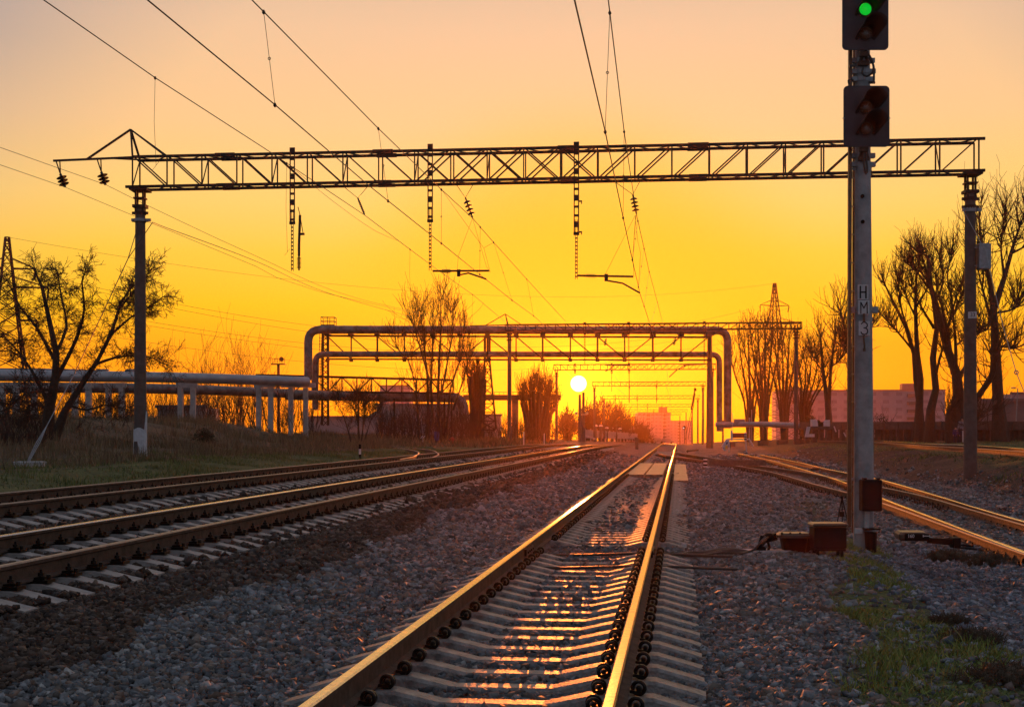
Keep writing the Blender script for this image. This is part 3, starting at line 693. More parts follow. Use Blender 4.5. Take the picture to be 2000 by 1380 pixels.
# post details: clamps, whitewash, plate, insulators of the side bracket
def ring(p, z, r, h, extra=0.0):
    mb = MB(); mb.lathe((p.x, p.y, z), [(r * .9, -h / 2), (r, -h / 2), (r, h / 2), (r * .9, h / 2)], 18)
    if extra:
        mb.box((p.x + r + extra / 2, p.y - .05, z), (extra, .12, h * .9)); mb.box((p.x - r - .03, p.y - .05, z), (.08, .12, h * .9))
    return mb
part('clamp', ring(pL, P(0, 430, Y1L).z, .225, .1, .16), M['galv'], near, 'galvanised stay clamp on the left post')
part('clamp', ring(pR, P(0, 410, Y1R).z, .205, .12, .14), M['galv'], near, 'galvanised stay clamp on the right post')
mb = MB(); n = 18; zz0 = pL.z - .05
vs = []; fs = []
for k in range(n):
    a = 2 * math.pi * k / n; ztop = pL.z + 1.0 + (.62 if math.cos(a) > .78 else .04 * math.sin(3 * a)); zb_ = pL.z + (.55 if (-.85 < math.cos(a) < .15 and math.sin(a) < 0) else -.05)
    for z in (zb_, ztop): vs.append((pL.x + math.cos(a) * .236, pL.y + math.sin(a) * .236, z))
for k in range(n): l = (k + 1) % n; fs.append((2 * k, 2 * l, 2 * l + 1, 2 * k + 1))
mb.add(vs, fs); part('whitewash_band', mb, M['white'], near, 'chipped white paint round the foot of the left post')
def glyphs(txt, c, h, wscale, mt, parent, name='lettering', yaw=0.0, tk=.004):
    cu = bpy.data.curves.new('txt', 'FONT'); cu.body = txt; cu.align_x = 'CENTER'; cu.align_y = 'CENTER'; cu.size = h * 1.38; cu.extrude = tk; cu.offset = h * .015
    o = bpy.data.objects.new('txt', cu); COL.objects.link(o); dg = bpy.context.evaluated_depsgraph_get(); dg.update()
    me = bpy.data.meshes.new_from_object(o.evaluated_get(dg)); bpy.data.objects.remove(o); bpy.data.curves.remove(cu)
    me.transform(Matrix.Scale(wscale, 4, (1, 0, 0))); me.transform(Matrix.Rotation(R(90), 4, 'X')); me.transform(Matrix.Rotation(yaw, 4, 'Z'))
    me.materials.clear(); me.materials.append(mt)
    q = bpy.data.objects.new(name, me); COL.objects.link(q); q.parent = parent; off = Vector((0, 0, 0)); p = parent
    while p is not None: off += Vector(p.location); p = p.parent
    q.location = Vector(c) - off; return q
c = P(1898, 616, Y1R); yaw = math.atan2(c.x, c.y) * -1
mb = MB(); mb.box((pR.x + .0, pR.y - .215, c.z), (.27, .015, .22), yaw); pp = part('number_plate', mb, M['plate'], near); glyphs('33', (pR.x + .01, pR.y - .226, c.z), .13, .9, M['ink'], pp, yaw=yaw)
mb = MB(); q = at_portal(1921, 501, -.1); mb.box(q, (.40, .35, .85), bev=.02); mb.bar((q.x - .3, q.y, q.z + .3), (q.x, q.y, q.z + .3), .04)
mb.bar((q.x - .3, q.y, q.z - .3), (q.x, q.y, q.z - .3), .04)
bx = part('transformer_box', mb, M['galv'], near)
mb = MB()
for x0 in (1912, 1919): mb.tube([at_portal(x0 - 6, 418), at_portal(x0 - 4, 450), at_portal(x0, 480)], .016, 6)
mb.tube([at_portal(1903, 455), at_portal(1922, 447), at_portal(1922, 478)], .02, 6); part('lead', mb, M['wire'], bx, smooth=True)
for i, (x0, x1, y0, y1) in enumerate(((112, 127, 316, 365), (192, 206, 312, 361))):
    a, b = at_portal(x0, y0, -.35), at_portal(x0 + 6, y0 + 24, -.35); c = at_portal(x1, y1, -.35)
    mb = MB(); mb.bar(at_portal(x0 - 2, y0, -.35), b, .035); mb.bar(at_portal(x0 + 5, y0, -.35), b, .035)
    hg = part('insulator_hanger', mb, M['truss'], near); part('insulator', insulator_mb(b, c, 3, .19, .05), M['insul'], hg, smooth=True)
for A, B, C_, D_, n, r in (((891, 360), (925, 359), (909, 386), (923, 425), 4, .13), ((1197, 352), (1251, 352), (1236, 380), (1243, 418), 4, .13), ((672, 365), (720, 362), (699, 387), (712, 419), 7, .05)):
    mb = MB(); mb.tube([at_portal(*A), at_portal(*C_), at_portal(*B)], .012, 5)
    hg = part('insulator_hanger', mb, M['wire'], near); part('insulator', insulator_mb(at_portal(*C_), at_portal(*D_), n, r, .03), M['insul'], hg, smooth=True)
# --- stays of the near posts
def wire(pts, r, label, cat='overhead wire', name='overhead_wire', mt='wire', group=None, clamps=(), step=None, droppers=(), n=5):
    mb = MB(); pts = [Vector(p) for p in pts]; q = spline(pts, step) if step else pts
    mb.tube(q, r, n)
    root = single(name, mb, M[mt], label, cat, pts[0], group, smooth=True)
    return root
def parts_of(root, name, mb, mt):
    me = mb.mesh(name, M[mt], root.location); o = bpy.data.objects.new(name, me); COL.objects.link(o); o.parent = root; return o
anc = P(58, 905, 38.5); anc.z = gzf(anc.x, anc.y)
J = P(250, 505, 47.3)
mb = MB(); mb.tube([at_portal(271, 436), J], .014, 5); mb.tube([at_portal(298, 434, -.2), J], .014, 5)
S2 = P(145, 730, 41.5); mb.tube([J, S2], .016, 5)
stay = single('stay_wire', mb, M['wire'], 'stay wire running from the left portal post down to the concrete anchor block', 'stay wire', pL + Vector((0, 0, 7)), smooth=True)
mb = MB(); A0 = anc + Vector((-.02, 0, .2)); mb.tube([S2, P(92, 830, 39.6)], .014, 6)
for k in (-1, 0, 1): mb.tube([P(92, 830, 39.6), A0.lerp(P(92, 830, 39.6), .5) + Vector((.05 * k, 0, 0)), A0 + Vector((.03 * k, 0, 0))], .013, 6)
mb.cyl(A0, A0 + Vector((0, 0, -.1)), .05, n=8)
parts_of(stay, 'tension_rods', mb, 'galv')
mb = MB(); mb.box((anc.x, anc.y, anc.z + .06), (.78, .6, .2), .1, .02); single('anchor_block', mb, M['conclight'], 'square concrete anchor block in the grass at the left edge', 'anchor block', anc)
mb = MB(); q = [at_portal(1882, 412, -.3), P(1925, 490, 45.3), P(1960, 640, 43.9), P(1985, 727, 43.1), P(2003, 772, 42.6), P(2060, 905, 41)]; q[-1].z = gzf(q[-1].x, q[-1].y)
mb.tube(q, .014, 5); mb.torus(q[3], (0, 1, 0), .06, .018, 10, 5); single('stay_wire', mb, M['galv'], 'stay wire slanting from the right portal post out of the right edge', 'stay wire', pR + Vector((0, 0, 7)), smooth=True)
# --- portals farther away
def far_portal(xl, xr, ytop, ybot, Yd, label, drops, npan, canti=None, detail=1, base=None, w=.7, dY=2.4, pr=.2):
    a = P(xl, ybot, Yd + dY / 2); b = P(xr, ybot, Yd - dY / 2); zb = P(0, ybot, Yd).z; zt = P(0, ytop, Yd).z
    a.z = gzf(a.x, a.y); b.z = gzf(b.x, b.y)
    e = (b - a); e.z = 0; L_ = e.length
    dl = [(L_ * (px - xl) / (xr - xl), -.4, zt + .1, zb - (zt - zb) * .5, P(0, py, Yd).z, 1.3) for px, py in drops]
    return portal(a, b, zb, zt, label, detail, npan, w, canti, dl, pr)
fp = far_portal(995, 1555, 631, 645, 118, 'second portal with its truss crossing in front of the pipe bridge', [(1145, 714), (1231, 713), (1378, 711)], 29, (3.4, .9), dY=2.6, pr=.19)
fps = [(1087, 1391, 710.5, 722.5, 179, 'third portal seen below the pipe bridge, its left post just left of the sun', [(1124, 728), (1196, 765), (1230, 786)], 24),
       (1161, 1373, 745, 754, 235, 'fourth portal, its truss starting just right of the sun', [(1230, 787), (1283, 787)], 20),
       (1180, 1363, 772, 779, 295, 'fifth portal from the camera, between the sun and the right pipes', [(1202, 795), (1245, 805), (1283, 787)], 18),
       (1204, 1352, 789, 795, 360, 'sixth portal from the camera, faint in the haze', [(1265, 815), (1293, 816)], 14),
       (1222, 1340, 799, 804, 425, 'seventh portal from the camera, faint in the haze', [(1277, 826)], 12),
       (1240, 1328, 807, 811, 495, 'last portal before the hazy building', [(1268, 830), (1298, 830)], 10)]
for xl, xr, yt, yb, Yd, lab, dr, npn in fps: far_portal(xl, xr, yt, yb, Yd, lab, dr, npn, detail=1 if Yd < 300 else 0, pr=.2)
# registration arms at the far portals
def far_arms(root, Yd, segs):
    mb = MB()
    for s in segs: mb.tube([P(x, y, Yd - .4) for x, y in s], .045, 5)
    part('registration_arm', mb, M['truss'], root)
far_arms(fp[0], 118, [[(1231, 713), (1181, 712.5)], [(1200, 712), (1192, 720), (1182, 725)], [(1378, 711), (1333, 713)], [(1340, 713), (1322, 722), (1307, 736)]])
for i, (x0, y0) in enumerate(((1184, 661), (1319, 660))):
    part('insulator', insulator_mb(P(x0, y0, 117.5), P(x0 - 3, y0 + 14, 117.5), 4, .16, .05), M['insul'], fp[0])

# ------------------------------------------------------------------ overhead wires
G_W = 'overhead line wires'
wA = [PT(x, y, t) for x, y, t in ((60, -17, -10.9), (85, 0, -10.9), (303, 152, -11.0), (520, 292, -11.0), (712, 420, -11.05), (801, 487, -11.0), (867, 536, -11), (923, 575, -11), (985, 627, -11))]
wB = [PT(x, y, t) for x, y, t in ((250, -33, -6.2), (288, 0, -6.2), (535, 203, -6.3), (720, 362, -6.45), (862, 475, -6.6), (950, 546, -6.67), (1000, 586, -6.5), (1043, 617, -6.4), (1068, 640, -6.35))]
wC = [PT(x, y, t) for x, y, t in ((462, -33, -6.4), (492, 0, -6.4), (738, 250, -6.4), (862, 370, -6.5), (923, 426, -6.6), (964, 473, -6.55), (1029, 545, -6.5), (1063, 582, -6.45), (1105, 628, -6.4))]
wD = [PT(x, y, t) for x, y, t in ((1117, -22, -1.13), (1122, 0, -1.13), (1182, 257, -1.2), (1217, 425, -1.3), (1235, 507, -1.33), (1250, 573, -1.36), (1268, 628, -1.3), (1277, 658, -1.25))]
wE = [PT(x, y, t) for x, y, t in ((1184, -30, -1.1), (1188, 0, -1.1), (1219, 257, -1.2), (1243, 418, -1.36), (1258, 485, -1.3), (1268, 530, -1.25), (1284, 590, -1.2), (1296, 636, -1.15))]
def back(w, t, z): return [TS(t, -24, z), TS(t, -8, z - .25), TS(t, 4, (w[0].z + z) / 2 - .1)] + w
wA = back(wA, -10.8, 7.9); wB = back(wB, -6.2, 6.0); wC = back(wC, -6.4, 7.7); wD = back(wD, -1.13, 5.7); wE = back(wE, -1.1, 7.6)
rA = wire(wA, .011, 'carrier wire of the far left track, from the top left corner across the near portal', group=G_W)
rB = wire(wB, .010, 'thicker contact wire second from the left at the top of the photo', group=G_W)
rC = wire(wC, .010, 'carrier wire third from the left at the top, ending at a four-disc insulator', group=G_W)
rD = wire(wD, .010, 'contact wire of the nearest track, left one of the steep pair at the top', group=G_W)
rE = wire(wE, .010, 'carrier wire of the nearest track, right one of the steep pair at the top', group=G_W)
def on(w, px):
    w = [p for p in w if p.y > 11]
    for a, b in zip(w[:-1], w[1:]):
        xa = 1000 + a.x / a.y * F; xb = 1000 + b.x / b.y * F
        if xa <= px <= xb or xb <= px <= xa:
            # solve for the point on the segment seen at column px
            lo, hi = 0.0, 1.0
            for _ in range(30):
                m = (lo + hi) / 2; q = a.lerp(b, m)
                if (1000 + q.x / q.y * F < px) == (xa < xb): lo = m
                else: hi = m
            return a.lerp(b, lo)
    return w[-1]
def dropper(root, p, q, bend=.0):
    mb = MB(); m = (p + q) / 2 + Vector((bend, 0, 0)); mb.tube([p, m, q], .0045, 4); mb.lathe(p - Vector((0, 0, .04)), [(.012, 0), (.03, .03), (.012, .07)], 6); mb.lathe(q - Vector((0, 0, .04)), [(.012, 0), (.03, .03), (.012, .07)], 6)
    mb.torus(m, (0, 1, 0), .02, .006, 8, 4); parts_of(root, 'dropper', mb, 'wire')
def loose(root, p, L_, dx=0.02):
    mb = MB(); mb.tube([p, p + Vector((-dx, 0, -L_ * .5)), p + Vector((dx, 0, -L_))], .0045, 4); mb.tube([p + Vector((dx, 0, -L_)), p + Vector((dx + .06, 0, -L_ + .08))], .004, 4)
    mb.tube([p + Vector((dx, 0, -L_)), p + Vector((dx - .08, 0, -L_ - .1))], .004, 4); mb.lathe(p - Vector((0, 0, .04)), [(.012, 0), (.03, .03), (.012, .07)], 6); parts_of(root, 'loose_dropper', mb, 'wire')
for px, L_ in ((303, 1.85), (560, 2.5), (801, 1.9), (868, 1.9), (923, 1.9)): loose(rA, on(wA, px), L_)
for c, b in ((515, 537), (739, 758), (862, 862), (938, 937), (964, 1000), (1029, 1042)): dropper(rC, on(wC, c), on(wB, b))
for c, b in ((1191, 1182), (1219, 1217), (1246, 1235), (1258, 1247), (1268, 1258), (1284, 1270)): dropper(rE, on(wE, c), on(wD, b))
mb = MB()
for pts in (((923, 426), (895, 500), (893, 527)), ((863, 371), (923, 455), (945, 484), (957, 530)), ((945, 484), (965, 473)), ((923, 426), (950, 520), (958, 532))): mb.tube([at_portal(x, y, .3) for x, y in pts], .005, 4)
parts_of(rC, 'suspension_cables', mb, 'wire')
mb = MB()
for pts in (((1241, 420), (1200, 500), (1182, 536)), ((1241, 420), (1245, 468), (1251, 494), (1247, 560)), ((1241, 422), (1236, 500), (1238, 540)), ((1243, 418), (1238, 470), (1236, 510))): mb.tube([at_portal(x, y, .3) for x, y in pts], .005, 4)
parts_of(rE, 'suspension_cables', mb, 'wire')
# feeders at the left
f1 = [TS(-20.06, -24, 10.4), TS(-20.06, 12, 9.6), PT(-60, 265, -20.06), PT(0, 288, -20.06), PT(110, 327, -20.06), P(207, 361, 48.7), PT(275, 395, -19.9), PT(500, 500, -19), PT(700, 583, -18.2), P(930, 632, 118)]
f2 = [TS(-21.5, -24, 10.4), TS(-21.5, 12, 9.6), PT(-60, 300, -21.5), PT(0, 322, -21.5), P(128, 366, 48.8), PT(270, 425, -21.2), PT(500, 520, -20), PT(620, 568, -19), P(912, 634, 118)]
f3 = [at_portal(298, 434, -.2), P(320, 443, 51), P(500, 510, 66), P(635, 570, 88), P(800, 618, 112)]
wire(f1, .009, 'upper of the two feeder wires entering at the left edge', group=G_W, step=3)
wire(f2, .009, 'lower of the two feeder wires entering at the left edge', group=G_W, step=3)
wire(f3, .014, 'darker cable leaving the clamp of the left portal post to the right', group=G_W, step=3)
jm = [PT(x, y, -11) for x, y in ((560, 318), (615, 365), (680, 415), (735, 452), (780, 471))]
wire(jm, .006, 'thin slack jumper sagging below the far left carrier wire', group=G_W, step=2)
wire([P(2500, 190, 30), P(2010, 411, 40), at_portal(1905, 455, .2), at_portal(1888, 468, .2)], .010, 'thin wire coming from the right edge to the right portal post', group=G_W)
# wires beyond the second portal
for i, (t, zc_, zm) in enumerate(((-10.6, None, 7.3), (-6.4, 5.75, 7.4), (-1.2, 5.4, 7.3))):
    for kind, z in (('contact', zc_), ('carrier', zm)):
        if z is None: continue
        pts = []
        ss = [118, 148, 179, 207, 235, 265, 295, 327, 360, 392, 425, 460, 495]
        for k, s in enumerate(ss):
            q = trackpt(t, s, 0); sag = 0 if (kind == 'contact' or k % 2 == 0) else -.9
            pts.append(q + Vector((0, 0, z + sag + (.0 if s < 152 else 0))))
        wire(pts, .012, '%s wire of the %s track beyond the second portal' % (kind, ('far left', 'second left', 'nearest')[i]), group=G_W)

# ------------------------------------------------------------------ pylons and power lines
def pylon(base, H, wb, arms, label, yaw=0.0, k=1.0):
    root = thing('power_pylon', label, 'pylon', base); mb = MB(); ca, sa = math.cos(yaw), math.sin(yaw)
    def Wp(x, y, z): return Vector((base.x + x * ca - y * sa, base.y + x * sa + y * ca, base.z + z))
    nl = 15; zs_ = [H * (1 - (1 - i / nl) ** 1.25) for i in range(nl + 1)]
    def hw(z): f = z / H; return wb / 2 * (1 - f) ** 1.0 * (1 - .25 * f) + .22
    for sx, sy in ((-1, -1), (1, -1), (1, 1), (-1, 1)):
        mb.tube([Wp(sx * hw(z), sy * hw(z), z) for z in zs_], .09 * k, 4)
    for i in range(nl):
        a, b = hw(zs_[i]), hw(zs_[i + 1]); z0, z1 = zs_[i], zs_[i + 1]
        for f in range(4):
            c = [(-1, -1), (1, -1), (1, 1), (-1, 1)]; p, q = c[f], c[(f + 1) % 4]
            mb.bar(Wp(p[0] * a, p[1] * a, z0), Wp(q[0] * b, q[1] * b, z1), .06 * k); mb.bar(Wp(q[0] * a, q[1] * a, z0), Wp(p[0] * b, p[1] * b, z1), .06 * k); mb.bar(Wp(p[0] * b, p[1] * b, z1), Wp(q[0] * b, q[1] * b, z1), .05 * k)
    mb = mb; part('lattice_tower', mb, M['truss'], root); ends = []
    for z, L_ in arms:
        a = MB(); h = hw(z)
        for s in (-1, 1):
            for sy in (-1, 1): a.bar(Wp(s * h, sy * h, z), Wp(s * L_, 0, z + .1), .09 * k); a.bar(Wp(s * h * .8, sy * h * .8, z + 1.3), Wp(s * L_, 0, z + .15), .06 * k)
            ends.append(Wp(s * L_, 0, z)); a.bar(Wp(s * L_, 0, z), Wp(s * L_ - s * .1, .3, z - 1.3), .12 * k)
        part('cross_arm', a, M['truss'], root)
    return root, ends, Wp(0, 0, H)
bl = P(14, 840, 175); bl.z = gzf(bl.x, bl.y); Hl = P(0, 463, 175).z - bl.z
pl1 = pylon(bl, Hl, 6.2, ((P(0, 524, 175).z - bl.z, 3.4), (P(0, 560, 175).z - bl.z, 5.0), (P(0, 625, 175).z - bl.z, 3.6)), 'tall lattice pylon at the left edge behind the bare tree', R(25), 1.6)
br = P(1513, 842, 300); br.z = gzf(br.x, br.y); Hr = P(0, 553, 300).z - br.z
pl2 = pylon(br, Hr, 8, ((P(0, 597, 300).z - br.z, 3.4), (P(0, 632, 300).z - br.z, 6.2)), 'lattice pylon on the right behind the second portal and bare trees', R(15), 1.3)
def sagline(a, b, sag, label, r=.02):
    pts = [a.lerp(b, k / 24) - Vector((0, 0, 4 * sag * (k / 24) * (1 - k / 24))) for k in range(25)]
    wire(pts, r, label, 'power line', 'power_line', group='power lines between the pylons', n=4)
sagline(pl1[2], pl2[2], 5, 'topmost faint power line between the two pylons', .018)
for e, f, sg, lb in ((P(40, 527, 177), P(1462, 604, 298), 7.5, 'upper power line from the left pylon dipping behind the pipe bridge'), (P(60, 537, 178), P(1545, 600, 302), 9.0, 'second power line from the left pylon, just below the upper one'),
                 (P(60, 585, 178), P(1470, 636, 298), 6.5, 'third power line from the left pylon'), (P(60, 592, 179), P(1550, 640, 302), 7.3, 'fourth power line from the left pylon'),
                 (P(70, 632, 180), P(1300, 690, 330), 5, 'fifth power line from the left pylon, low behind the bare tree')): sagline(e, f, sg, lb, .022)

# ------------------------------------------------------------------ pipe bridge
YP = 126
def pw(px, py, d=0.0): return P(px, py, YP + d)
root = thing('pipe_bridge', 'big pipe bridge on a steel truss crossing high over all tracks', 'pipe bridge', pw(600, 830))
def elbow(pts, r, n=16, rad=1.0):
    out = []
    pts = [Vector(p) for p in pts]
    for i, p in enumerate(pts):
        if 0 < i < len(pts) - 1:
            a = (pts[i - 1] - p).normalized(); b = (pts[i + 1] - p).normalized()
            for k in range(6):
                t = k / 5; q = (p + a * rad) * (1 - t) ** 2 + p * 2 * t * (1 - t) + (p + b * rad) * t * t; out.append(q)
        else: out.append(p)
    mb = MB(); mb.tube(out, r, n); return mb
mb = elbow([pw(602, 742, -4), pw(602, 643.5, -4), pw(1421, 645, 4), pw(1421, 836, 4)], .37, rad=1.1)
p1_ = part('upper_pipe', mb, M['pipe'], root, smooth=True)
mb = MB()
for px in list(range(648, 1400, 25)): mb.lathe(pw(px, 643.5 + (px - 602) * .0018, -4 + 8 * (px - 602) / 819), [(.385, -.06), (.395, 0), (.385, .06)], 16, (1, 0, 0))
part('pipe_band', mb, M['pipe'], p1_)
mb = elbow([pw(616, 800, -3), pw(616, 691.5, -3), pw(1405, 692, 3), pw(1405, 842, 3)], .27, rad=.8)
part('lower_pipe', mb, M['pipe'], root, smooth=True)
mb = MB(); X0, X1 = 640, 1385
for d in (-.9, .9):
    mb.bar(pw(X0, 655.5, d), pw(X1, 658.5, d), .2, .16); mb.bar(pw(X0, 701, d), pw(X1, 703, d), .2, .14)
xs = [640, 686, 737, 790, 845, 898, 952, 1008, 1060, 1114, 1167, 1220, 1275, 1330, 1385]
for i, x in enumerate(xs):
    for d in (-.9, .9):
        mb.bar(pw(x, 656, d), pw(x, 702, d), .16 if i % 2 == 0 else .12)
        if i < len(xs) - 1:
            x2 = xs[i + 1]
            if x < 1170 and i not in (3, 5): mb.bar(pw(x, 657, d), pw(x2, 701, d), .1)
            else: mb.bar(pw(x, 701, d), pw(x2, 657, d), .1)
    mb.bar(pw(x, 657, -.9), pw(x, 657, .9), .12); mb.bar(pw(x, 702, -.9), pw(x, 702, .9), .12); mb.box(pw(x, 653, 0), (.45, 1.2, .35))
    mb.box(pw(x, 703, -1), (.35, .1, .3))
part('truss', mb, M['truss'], root)
mb = MB()
for px in (631, 641):
    for d in (-.7, .7): a = pw(px, 640, d); b = pw(px - (2 if px == 631 else 0), 830, d); mb.bar(a, b, .2)
for k in range(16):
    y0 = 655 + k * 11; 
    for d in (-.7, .7): mb.bar(pw(631, y0, d), pw(641, y0 + 11, d), .07); mb.bar(pw(641, y0, d), pw(631, y0 + 11, d), .07)
lt = part('left_tower', mb, M['truss'], root)
mb = MB()
for px in (622, 626): mb.bar(pw(px + 3, 640, -1.1), pw(px - 2, 800, -1.1), .05)
for k in range(26): mb.bar(pw(623, 660 + k * 5.6, -1.1), pw(628, 660 + k * 5.6, -1.1), .04)
part('ladder', mb, M['truss'], lt)
mb = MB(); c = pw(642, 636, 0); mb.box(c, (1.25, 1.6, .12))
for sx in (-.6, 0, .6):
    for sy in (-.78, .78): mb.bar(c + Vector((sx, sy, 0)), c + Vector((sx, sy, .75)), .05)
for z in (.38, .75):
    for sy in (-.78, .78): mb.bar(c + Vector((-.6, sy, z)), c + Vector((.6, sy, z)), .05)
    for sx in (-.6, .6): mb.bar(c + Vector((sx, -.78, z)), c + Vector((sx, .78, z)), .05)
part('inspection_platform', mb, M['truss'], root)
mb = MB()
for sx, ex in ((945, 935), (958, 969)):
    for d, e in ((-.5, -1.6), (.5, 1.6)): mb.bar(pw(952 + (sx - 952) * .7, 655, d * .5), pw(952 + (sx - 952) * .7, 705, d), .22); mb.bar(pw(952 + (sx - 952) * .7, 703, d), pw(ex, 838, e), .18)
for k in range(8):
    y0 = 703 + k * 17; y1 = y0 + 17; f0 = 4 + (y0 - 703) / 135 * 12; f1 = 4 + (y1 - 703) / 135 * 12
    for d in (-1, 1): mb.bar(pw(952 - f0, y0, d), pw(952 + f1, y1, d), .08); mb.bar(pw(952 + f0, y0, d), pw(952 - f1, y1, d), .08); mb.bar(pw(952 - f1, y1, d), pw(952 + f1, y1, d), .08)
part('middle_trestle', mb, M['truss'], root)
mb = MB(); g = gzf(*pw(1386, 0).xy)
for d in (-.7, .7): mb.tube([pw(1386, 652, d), Vector((pw(1386, 0).x, YP + d, g - .3))], [.2, .24], 10)
mb.box(pw(1386, 652), (.7, 1.9, .3)); part('right_column', mb, M['concdark'], root, smooth=True)

# low truss bridge with a wide duct on the left
rt = thing('truss_footbridge', 'low lattice truss bridge carrying a wide duct left of the tracks', 'pipe bridge', P(640, 770, 122))
def lw(px, py, d=0.0): return P(px, py, 128 - (px - 560) * .02 + d)
mb = MB(); xs = [505, 540, 575, 610, 640, 668, 697, 726, 755, 785, 813, 840, 862, 885]
for d in (-.8, .8):
    mb.bar(lw(500, 732, d), lw(886, 742, d), .2); mb.bar(lw(560, 764, d), lw(886, 768, d), .16)
for i, x in enumerate(xs):
    y0 = 732 + (x - 500) * .026; y1 = 764 + (x - 560) * .012
    for d in (-.8, .8):
        mb.bar(lw(x, y0, d), lw(x, y1, d), .12)
        if i < len(xs) - 1:
            x2 = xs[i + 1]; mb.bar(*((lw(x, y0, d), lw(x2, y1, d)) if i % 2 else (lw(x, y1, d), lw(x2, y0, d))), .09)
    mb.bar(lw(x, y0, -.8), lw(x, y0, .8), .1)
part('truss', mb, M['truss'], rt)
mb = elbow([lw(560, 771), lw(905, 776), lw(906, 826)], .46, rad=1.2); part('duct', mb, M['pipe'], rt, smooth=True)
mb = MB()
for x in (700, 770, 882, 868):
    for d in (-.7, .7): a = lw(x, 778, d); b = a.copy(); b.z = gzf(b.x, b.y) - .2; mb.bar(a, b, .16)
part('leg', mb, M['truss'], rt)

# far girder bridge seen between the trees
mb = MB(); yb = 210
mb.bar(P(905, 776, yb), P(1095, 776, yb), 2.2, .8); 
for px in range(912, 1090, 9): mb.bar(P(px, 771, yb - 1), P(px, 765, yb - 1), .07)
mb.bar(P(905, 765.5, yb - 1), P(1095, 765.5, yb - 1), .07)
fb = thing('girder_bridge', 'far dark girder bridge between the bare trees left of the sun', 'bridge', P(1000, 776, yb)); part('girder', mb, M['truss'], fb)
mb = MB()
for px in (1006, 925):
    a = P(px, 778, yb); b = a.copy(); b.z = gzf(b.x, b.y); mb.bar(a, b, 1.0, 1.2)
part('pier', mb, M['concdark'], fb)

# ------------------------------------------------------------------ left pipeline on concrete trestles
rp = thing('pipeline', 'twin pale pipes carried on concrete trestles from the left edge', 'pipeline', P(300, 800, 95))
up = [P(-60, 732, 84), P(190, 735, 90), P(340, 737, 96), P(600, 745, 106), P(602, 746, 108)]
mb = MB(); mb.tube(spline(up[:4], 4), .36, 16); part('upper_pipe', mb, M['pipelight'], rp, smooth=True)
mb = MB(); mb.tube(spline([P(-60, 727, 90), P(120, 728, 95), P(205, 731, 98)], 4), .3, 14)
for x in (200, 258): mb.box(P(x, 727, 93), (.9, .6, .45), bev=.1)
part('expansion_pipe', mb, M['pipe'], rp, smooth=True)
mb = MB(); mb.tube(spline([P(-60, 757, 90), P(190, 757, 96), P(420, 762, 104), P(690, 774, 122)], 4), .36, 16); part('lower_pipe', mb, M['pipe'], rp, smooth=True)
for x in (18, 80, 160, 225, 365, 517, 568, 597):
    mb = MB(); Yd = 86 + (x + 60) * .031
    for dx in ((-.45, .45) if x < 560 else (0,)):
        a = P(x, 757, Yd); b = a.copy(); b.z = gzf(b.x, b.y) - .4; mb.bar(a + Vector((dx * (1 if x < 560 else 0), 0, 0)), b + Vector((dx * (1 if x < 560 else 0), 0, 0)), .36, .36)
    mb.bar(P(x, 752, Yd) + Vector((-.75, 0, 0)), P(x, 752, Yd) + Vector((.75, 0, 0)), .4, .35)
    part('trestle', mb, M['conclight'], rp)
# floodlight tower
ft = thing('floodlight_tower', 'small railed floodlight platform on a pole above the left pipeline', 'floodlight tower', P(544, 760, 190)); mb = MB(); c = P(544, 711, 190)
b = c.copy(); b.z = gzf(b.x, b.y); mb.bar(b, c, .35); mb.box(c, (1.9, 1.4, .12))
for sx in np.linspace(-.95, .95, 9): mb.bar(c + Vector((sx, -.7, 0)), c + Vector((sx, -.7, .75)), .05)
mb.bar(c + Vector((-.95, -.7, .75)), c + Vector((.95, -.7, .75)), .06)
part('platform', mb, M['truss'], ft); mb = MB(); mb.lathe(c + Vector((.3, -.3, .6)), [(.1, -.1), (.3, .1), (.32, .35)], 10, (.6, -.6, .3)); part('floodlight', mb, M['truss'], ft)

# ------------------------------------------------------------------ trees
rt_ = random.Random(5)
def rv(s=1.0): return Vector((rt_.gauss(0, s), rt_.gauss(0, s), rt_.gauss(0, s)))
def grow(mb, p, d, L_, r, lev, up=.25, kids=3, wob=.18, spread=.7, minr=.006, n=3, leaves=None):
    segs = 4 if lev > 0 else 3; pts = [p.copy()]; rs = [r]; d = d.normalized()
    for i in range(segs):
        d = (d + rv(wob) + Vector((0, 0, up * .3))).normalized(); p = p + d * (L_ / segs); pts.append(p.copy()); rs.append(max(minr, r * (1 - .75 * (i + 1) / segs)))
    mb.tube(pts, rs, n if r < .03 else 5, cap=False)
    if leaves is not None and lev == 0: leaves.append(pts[-1]); leaves.append(pts[1])
    if lev > 0:
        for k in range(kids):
            f = rt_.uniform(.25, .95); i = min(segs - 1, int(f * segs)); q = pts[i].lerp(pts[i + 1], f * segs - i)
            dd = (pts[i + 1] - pts[i]).normalized() + rv(spread); dd.z += up
            grow(mb, q, dd, L_ * rt_.uniform(.45, .75), max(minr, rs[i] * .6), lev - 1, up, kids, wob, spread, minr, n, leaves)
def leaf_mesh(pts, size, mt, per=2):
    mb = MB()
    for p in pts:
        for _ in range(per):
            c = p + rv(size * 1.2); a = rv(1).normalized() * size; b = rv(1).normalized() * size * .6
            mb.add([c - a, c + b, c + a, c - b], [(0, 1, 2, 3)])
    return mb
